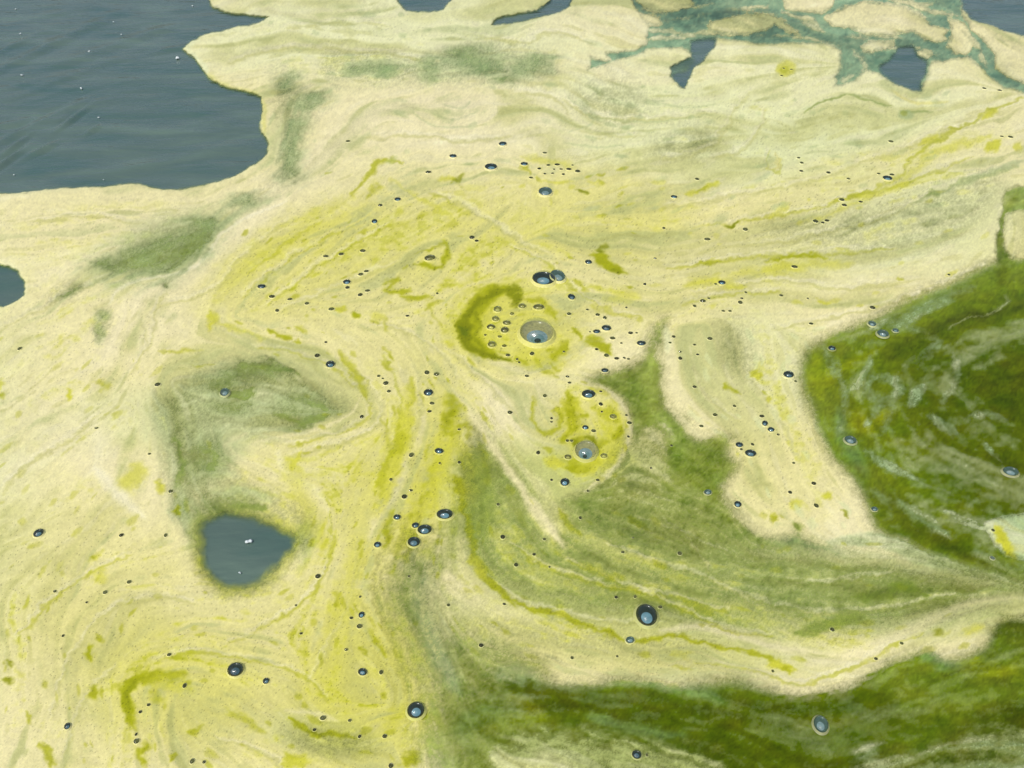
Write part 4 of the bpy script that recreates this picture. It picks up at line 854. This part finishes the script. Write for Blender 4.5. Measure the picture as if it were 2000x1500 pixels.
MANY = {
 "pale froth bubble between the olive crescent and the biggest glassy bubble": ('f', "972,606,17 968,625,15 959,641,16 986,647,17 961,675,17 990,633,15 985,678,9 948,657,6 976,660,8 1000,615,9"),
 "tiny dark bubble in the pale field near the top centre": ('d', "680,278,9 837,339,11 743,403,9"),
 "tiny dark dot in the row of bubbles near the top centre": ('d', "1053,332,8 1071,325,8 1088,324,10 1096,333,7 1111,333,10 1128,337,11 1100,343,7 1079,341,6 1064,342,6 1037,350,8 1064,301,8 1118,325,5 1082,333,5"),
 "tiny dark bubble scattered in the yellow fan left of centre": ('d', "532,582,11 567,587,9 600,595,9 542,609,9 648,606,11 679,564,9 705,538,10 716,532,9 704,578,10 718,570,9 709,493,11 667,499,10 637,503,10 922,466,11 931,473,8 796,620,7 854,576,6"),
 "tiny dark bubble near the crest above the grey-green tongue": ('d', "620,696,11 637,671,6"),
 "tiny dark bubble at the head of the olive streaks": ('d', "853,733,11 834,730,11 754,751,11 740,737,7 760,767,8 844,790,9 839,806,8 748,742,5"),
 "tiny dark bubble along the olive streaks left of the pale ridge": ('d', "804,891,11 790,972,11 803,960,7 707,816,9 764,939,7 897,905,7 859,907,5 897,841,6 973,987,7 982,1051,10"),
 "tiny dark bubble below the biggest glassy bubble": ('d', "992,696,9 1039,693,10 1029,737,8 1112,750,7 1108,738,7 1101,689,5 1010,704,6 1014,710,5"),
 "tiny dark bubble right of the biggest glassy bubble": ('d', "1196,663,10 1165,685,7 1184,697,10 1204,703,9 1219,702,6 1227,704,6 1231,653,9 1243,653,5 1167,617,9 1181,623,9 1147,607,6 1111,615,9 1152,651,4 1213,673,5"),
 "tiny dark bubble on the streaked pale scum right of centre": ('d', "1316,387,12 1381,469,11 1455,450,11 1397,557,6 1372,590,11 1356,600,8 1384,585,6 1445,593,10 1448,585,6 1456,573,6 1412,610,7 1425,610,7 1259,557,7 1296,448,7 1279,507,6 1223,603,5 1361,352,9"),
 "tiny dark bubble on the pale neck right of the green wedge": ('d', "1386,663,10 1315,660,8 1308,672,6 1356,675,6 1328,689,6 1328,702,9 1356,757,8 1362,694,6"),
 "tiny dark bubble above the right green water": ('d', "1551,523,11 1583,635,8 1525,579,8 1577,585,5 1703,603,11 1852,539,6"),
 "tiny dark bubble on the slanting streaks at upper right": ('d', "1592,434,11 1614,433,9 1606,437,7 1643,393,11 1648,403,10 1680,397,8"),
 "tiny dark bubble on the pale scum at upper right": ('d', "1741,344,9 1715,342,7 1739,279,10 1617,340,9 1565,321,8 1559,311,7 1564,337,8 1656,352,7"),
 "tiny dark bubble near the upper right edge": ('d', "1972,271,10 1955,270,7 1921,175,8 1951,179,8"),
 "tiny dark bubble on the yellow speckled spot at upper right": ('d', "1526,150,6 1530,136,5 1545,138,5"),
 "tiny dark bubble inside the round yellow cap": ('d', "1064,775,9 1077,819,6 1173,792,9 1159,844,9 1108,863,7 1116,863,7 1077,826,5 1175,807,5"),
 "tiny dark bubble on the rim of the round yellow cap": ('d', "1229,828,9 1223,813,6 1227,855,6 1051,887,9 1077,940,6 1167,940,7 1148,961,6 996,808,10 1173,767,6"),
 "tiny dark bubble on the cream tongue right of centre": ('d', "1396,812,9 1369,835,8 1434,795,7 1487,815,9 1519,851,6 1469,870,7 1553,747,6 1447,880,6 1549,907,6 1588,947,9 1542,964,8 1593,990,10"),
 "tiny dark bubble in the thin green veil below the cap": ('d', "1133,1013,7 1311,871,5 1271,917,5 1063,1055,7 1043,1085,7 1327,1082,9 1216,1081,7 1008,1105,9 1236,1051,4 1073,1110,5 876,1184,7 985,1183,6"),
 "tiny dark bubble around the large dark bubble at lower right": ('d', "1203,1168,7 1240,1167,7 1289,1187,8 1117,1287,7 1205,1284,5 1263,1476,6 940,1262,9"),
 "tiny dark bubble on the cream band along the lower right": ('d', "1624,1232,9 1709,1289,7 1759,1259,7 1508,1313,6"),
 "tiny bubble on the cream patch at the right edge": ('d', "1937,1039,7"),
 "tiny pale bubble below the cream patch at the right edge": ('p', "1937,1091,9"),
 "tiny dark bubble on the wide cream scum at left": ('d', "309,753,11 190,839,7 293,889,6 335,962,9 239,1048,9 325,1048,8 40,683,9 254,1139,9 109,1157,7 207,1159,9 171,1179,5 622,1128,11"),
 "tiny dark bubble on the yellow scum in the lower left corner": ('d', "332,1281,8 362,1341,9 269,1450,11 377,1488,10 400,1490,7 292,1379,7 276,1393,7 125,1244,6 268,1437,6"),
 "tiny dark bubble in the yellow scum near the bottom": ('d', "632,1404,11 615,1427,7 684,1409,7 752,1440,9 703,1440,7 764,1497,10 677,1271,7 589,1240,6 579,1185,5 703,1225,11 687,1209,7 745,1315,9 799,1127,5 704,1168,5"),
}
ORD = 'leftmost,second,third,fourth,fifth,sixth,seventh,eighth,ninth,tenth,eleventh,twelfth,thirteenth,fourteenth,fifteenth,sixteenth,seventeenth'.split(',')
def nth(i, n):
    """place counted from the nearer side"""
    if i == 0: return 'leftmost'
    if i == n-1: return 'rightmost'
    return ORD[i]+' from left' if i < (n+1)//2 else ORD[n-1-i]+' from right'
for lab, (k, s) in MANY.items():
    pts = sorted([tuple(float(t) for t in q.split(',')) for q in s.split()]); n_ = len(pts)
    for i_, (x, y, d) in enumerate(pts):
        bubble(x, y, d, k, lab if n_ == 1 else lab+', '+nth(i_, n_), lab.replace(' bubble', ' bubbles', 1) if n_ > 1 else None)
# flecks of white foam on the open water: each a little raft of a few joined bubbles
def fleck(x, y, d, lab, group):
    bm = bmesh.new(); r = d/2*metres_per_px(x, y)
    for k in range(br.randint(4, 6)):
        q = bmesh.ops.create_icosphere(bm, subdivisions=1, radius=r*br.uniform(.3, .55))['verts']
        bmesh.ops.translate(bm, verts=q, vec=(br.uniform(-.6, .6)*r, br.uniform(-.6, .6)*r, r*.12))
        for t in q: t.co.z *= .6
    me = bpy.data.meshes.new('foam_fleck'); bm.to_mesh(me); bm.free(); me.materials.append(M_FOAM)
    me.polygons.foreach_set('use_smooth', [True]*len(me.polygons))
    o = bpy.data.objects.new('foam_fleck', me); px, py = plane(x, y); o.location = (float(px), float(py), .0008); C.objects.link(o)
    tag(o, lab, 'foam', group)
FL = sorted([tuple(float(t) for t in q.split(',')) for q in "32,18,5 40,66,6 43,147,7 222,43,4 175,101,7 237,68,5 158,173,8 193,230,6 28,342,5 203,352,4 376,12,5".split()])
for i_, (x, y, d) in enumerate(FL):
    fleck(x, y, d, 'white fleck of foam on the upper left water, '+nth(i_, len(FL)), 'foam flecks on the upper left water')
fleck(347, 114, 12, 'pale streak of foam just left of the pointed scum headland', None)
fleck(487, 1057, 16, 'pale blob of foam in the dark pool at lower left', None)
fleck(468, 1120, 6, 'tiny white foam dot near the bottom of the dark pool', None)
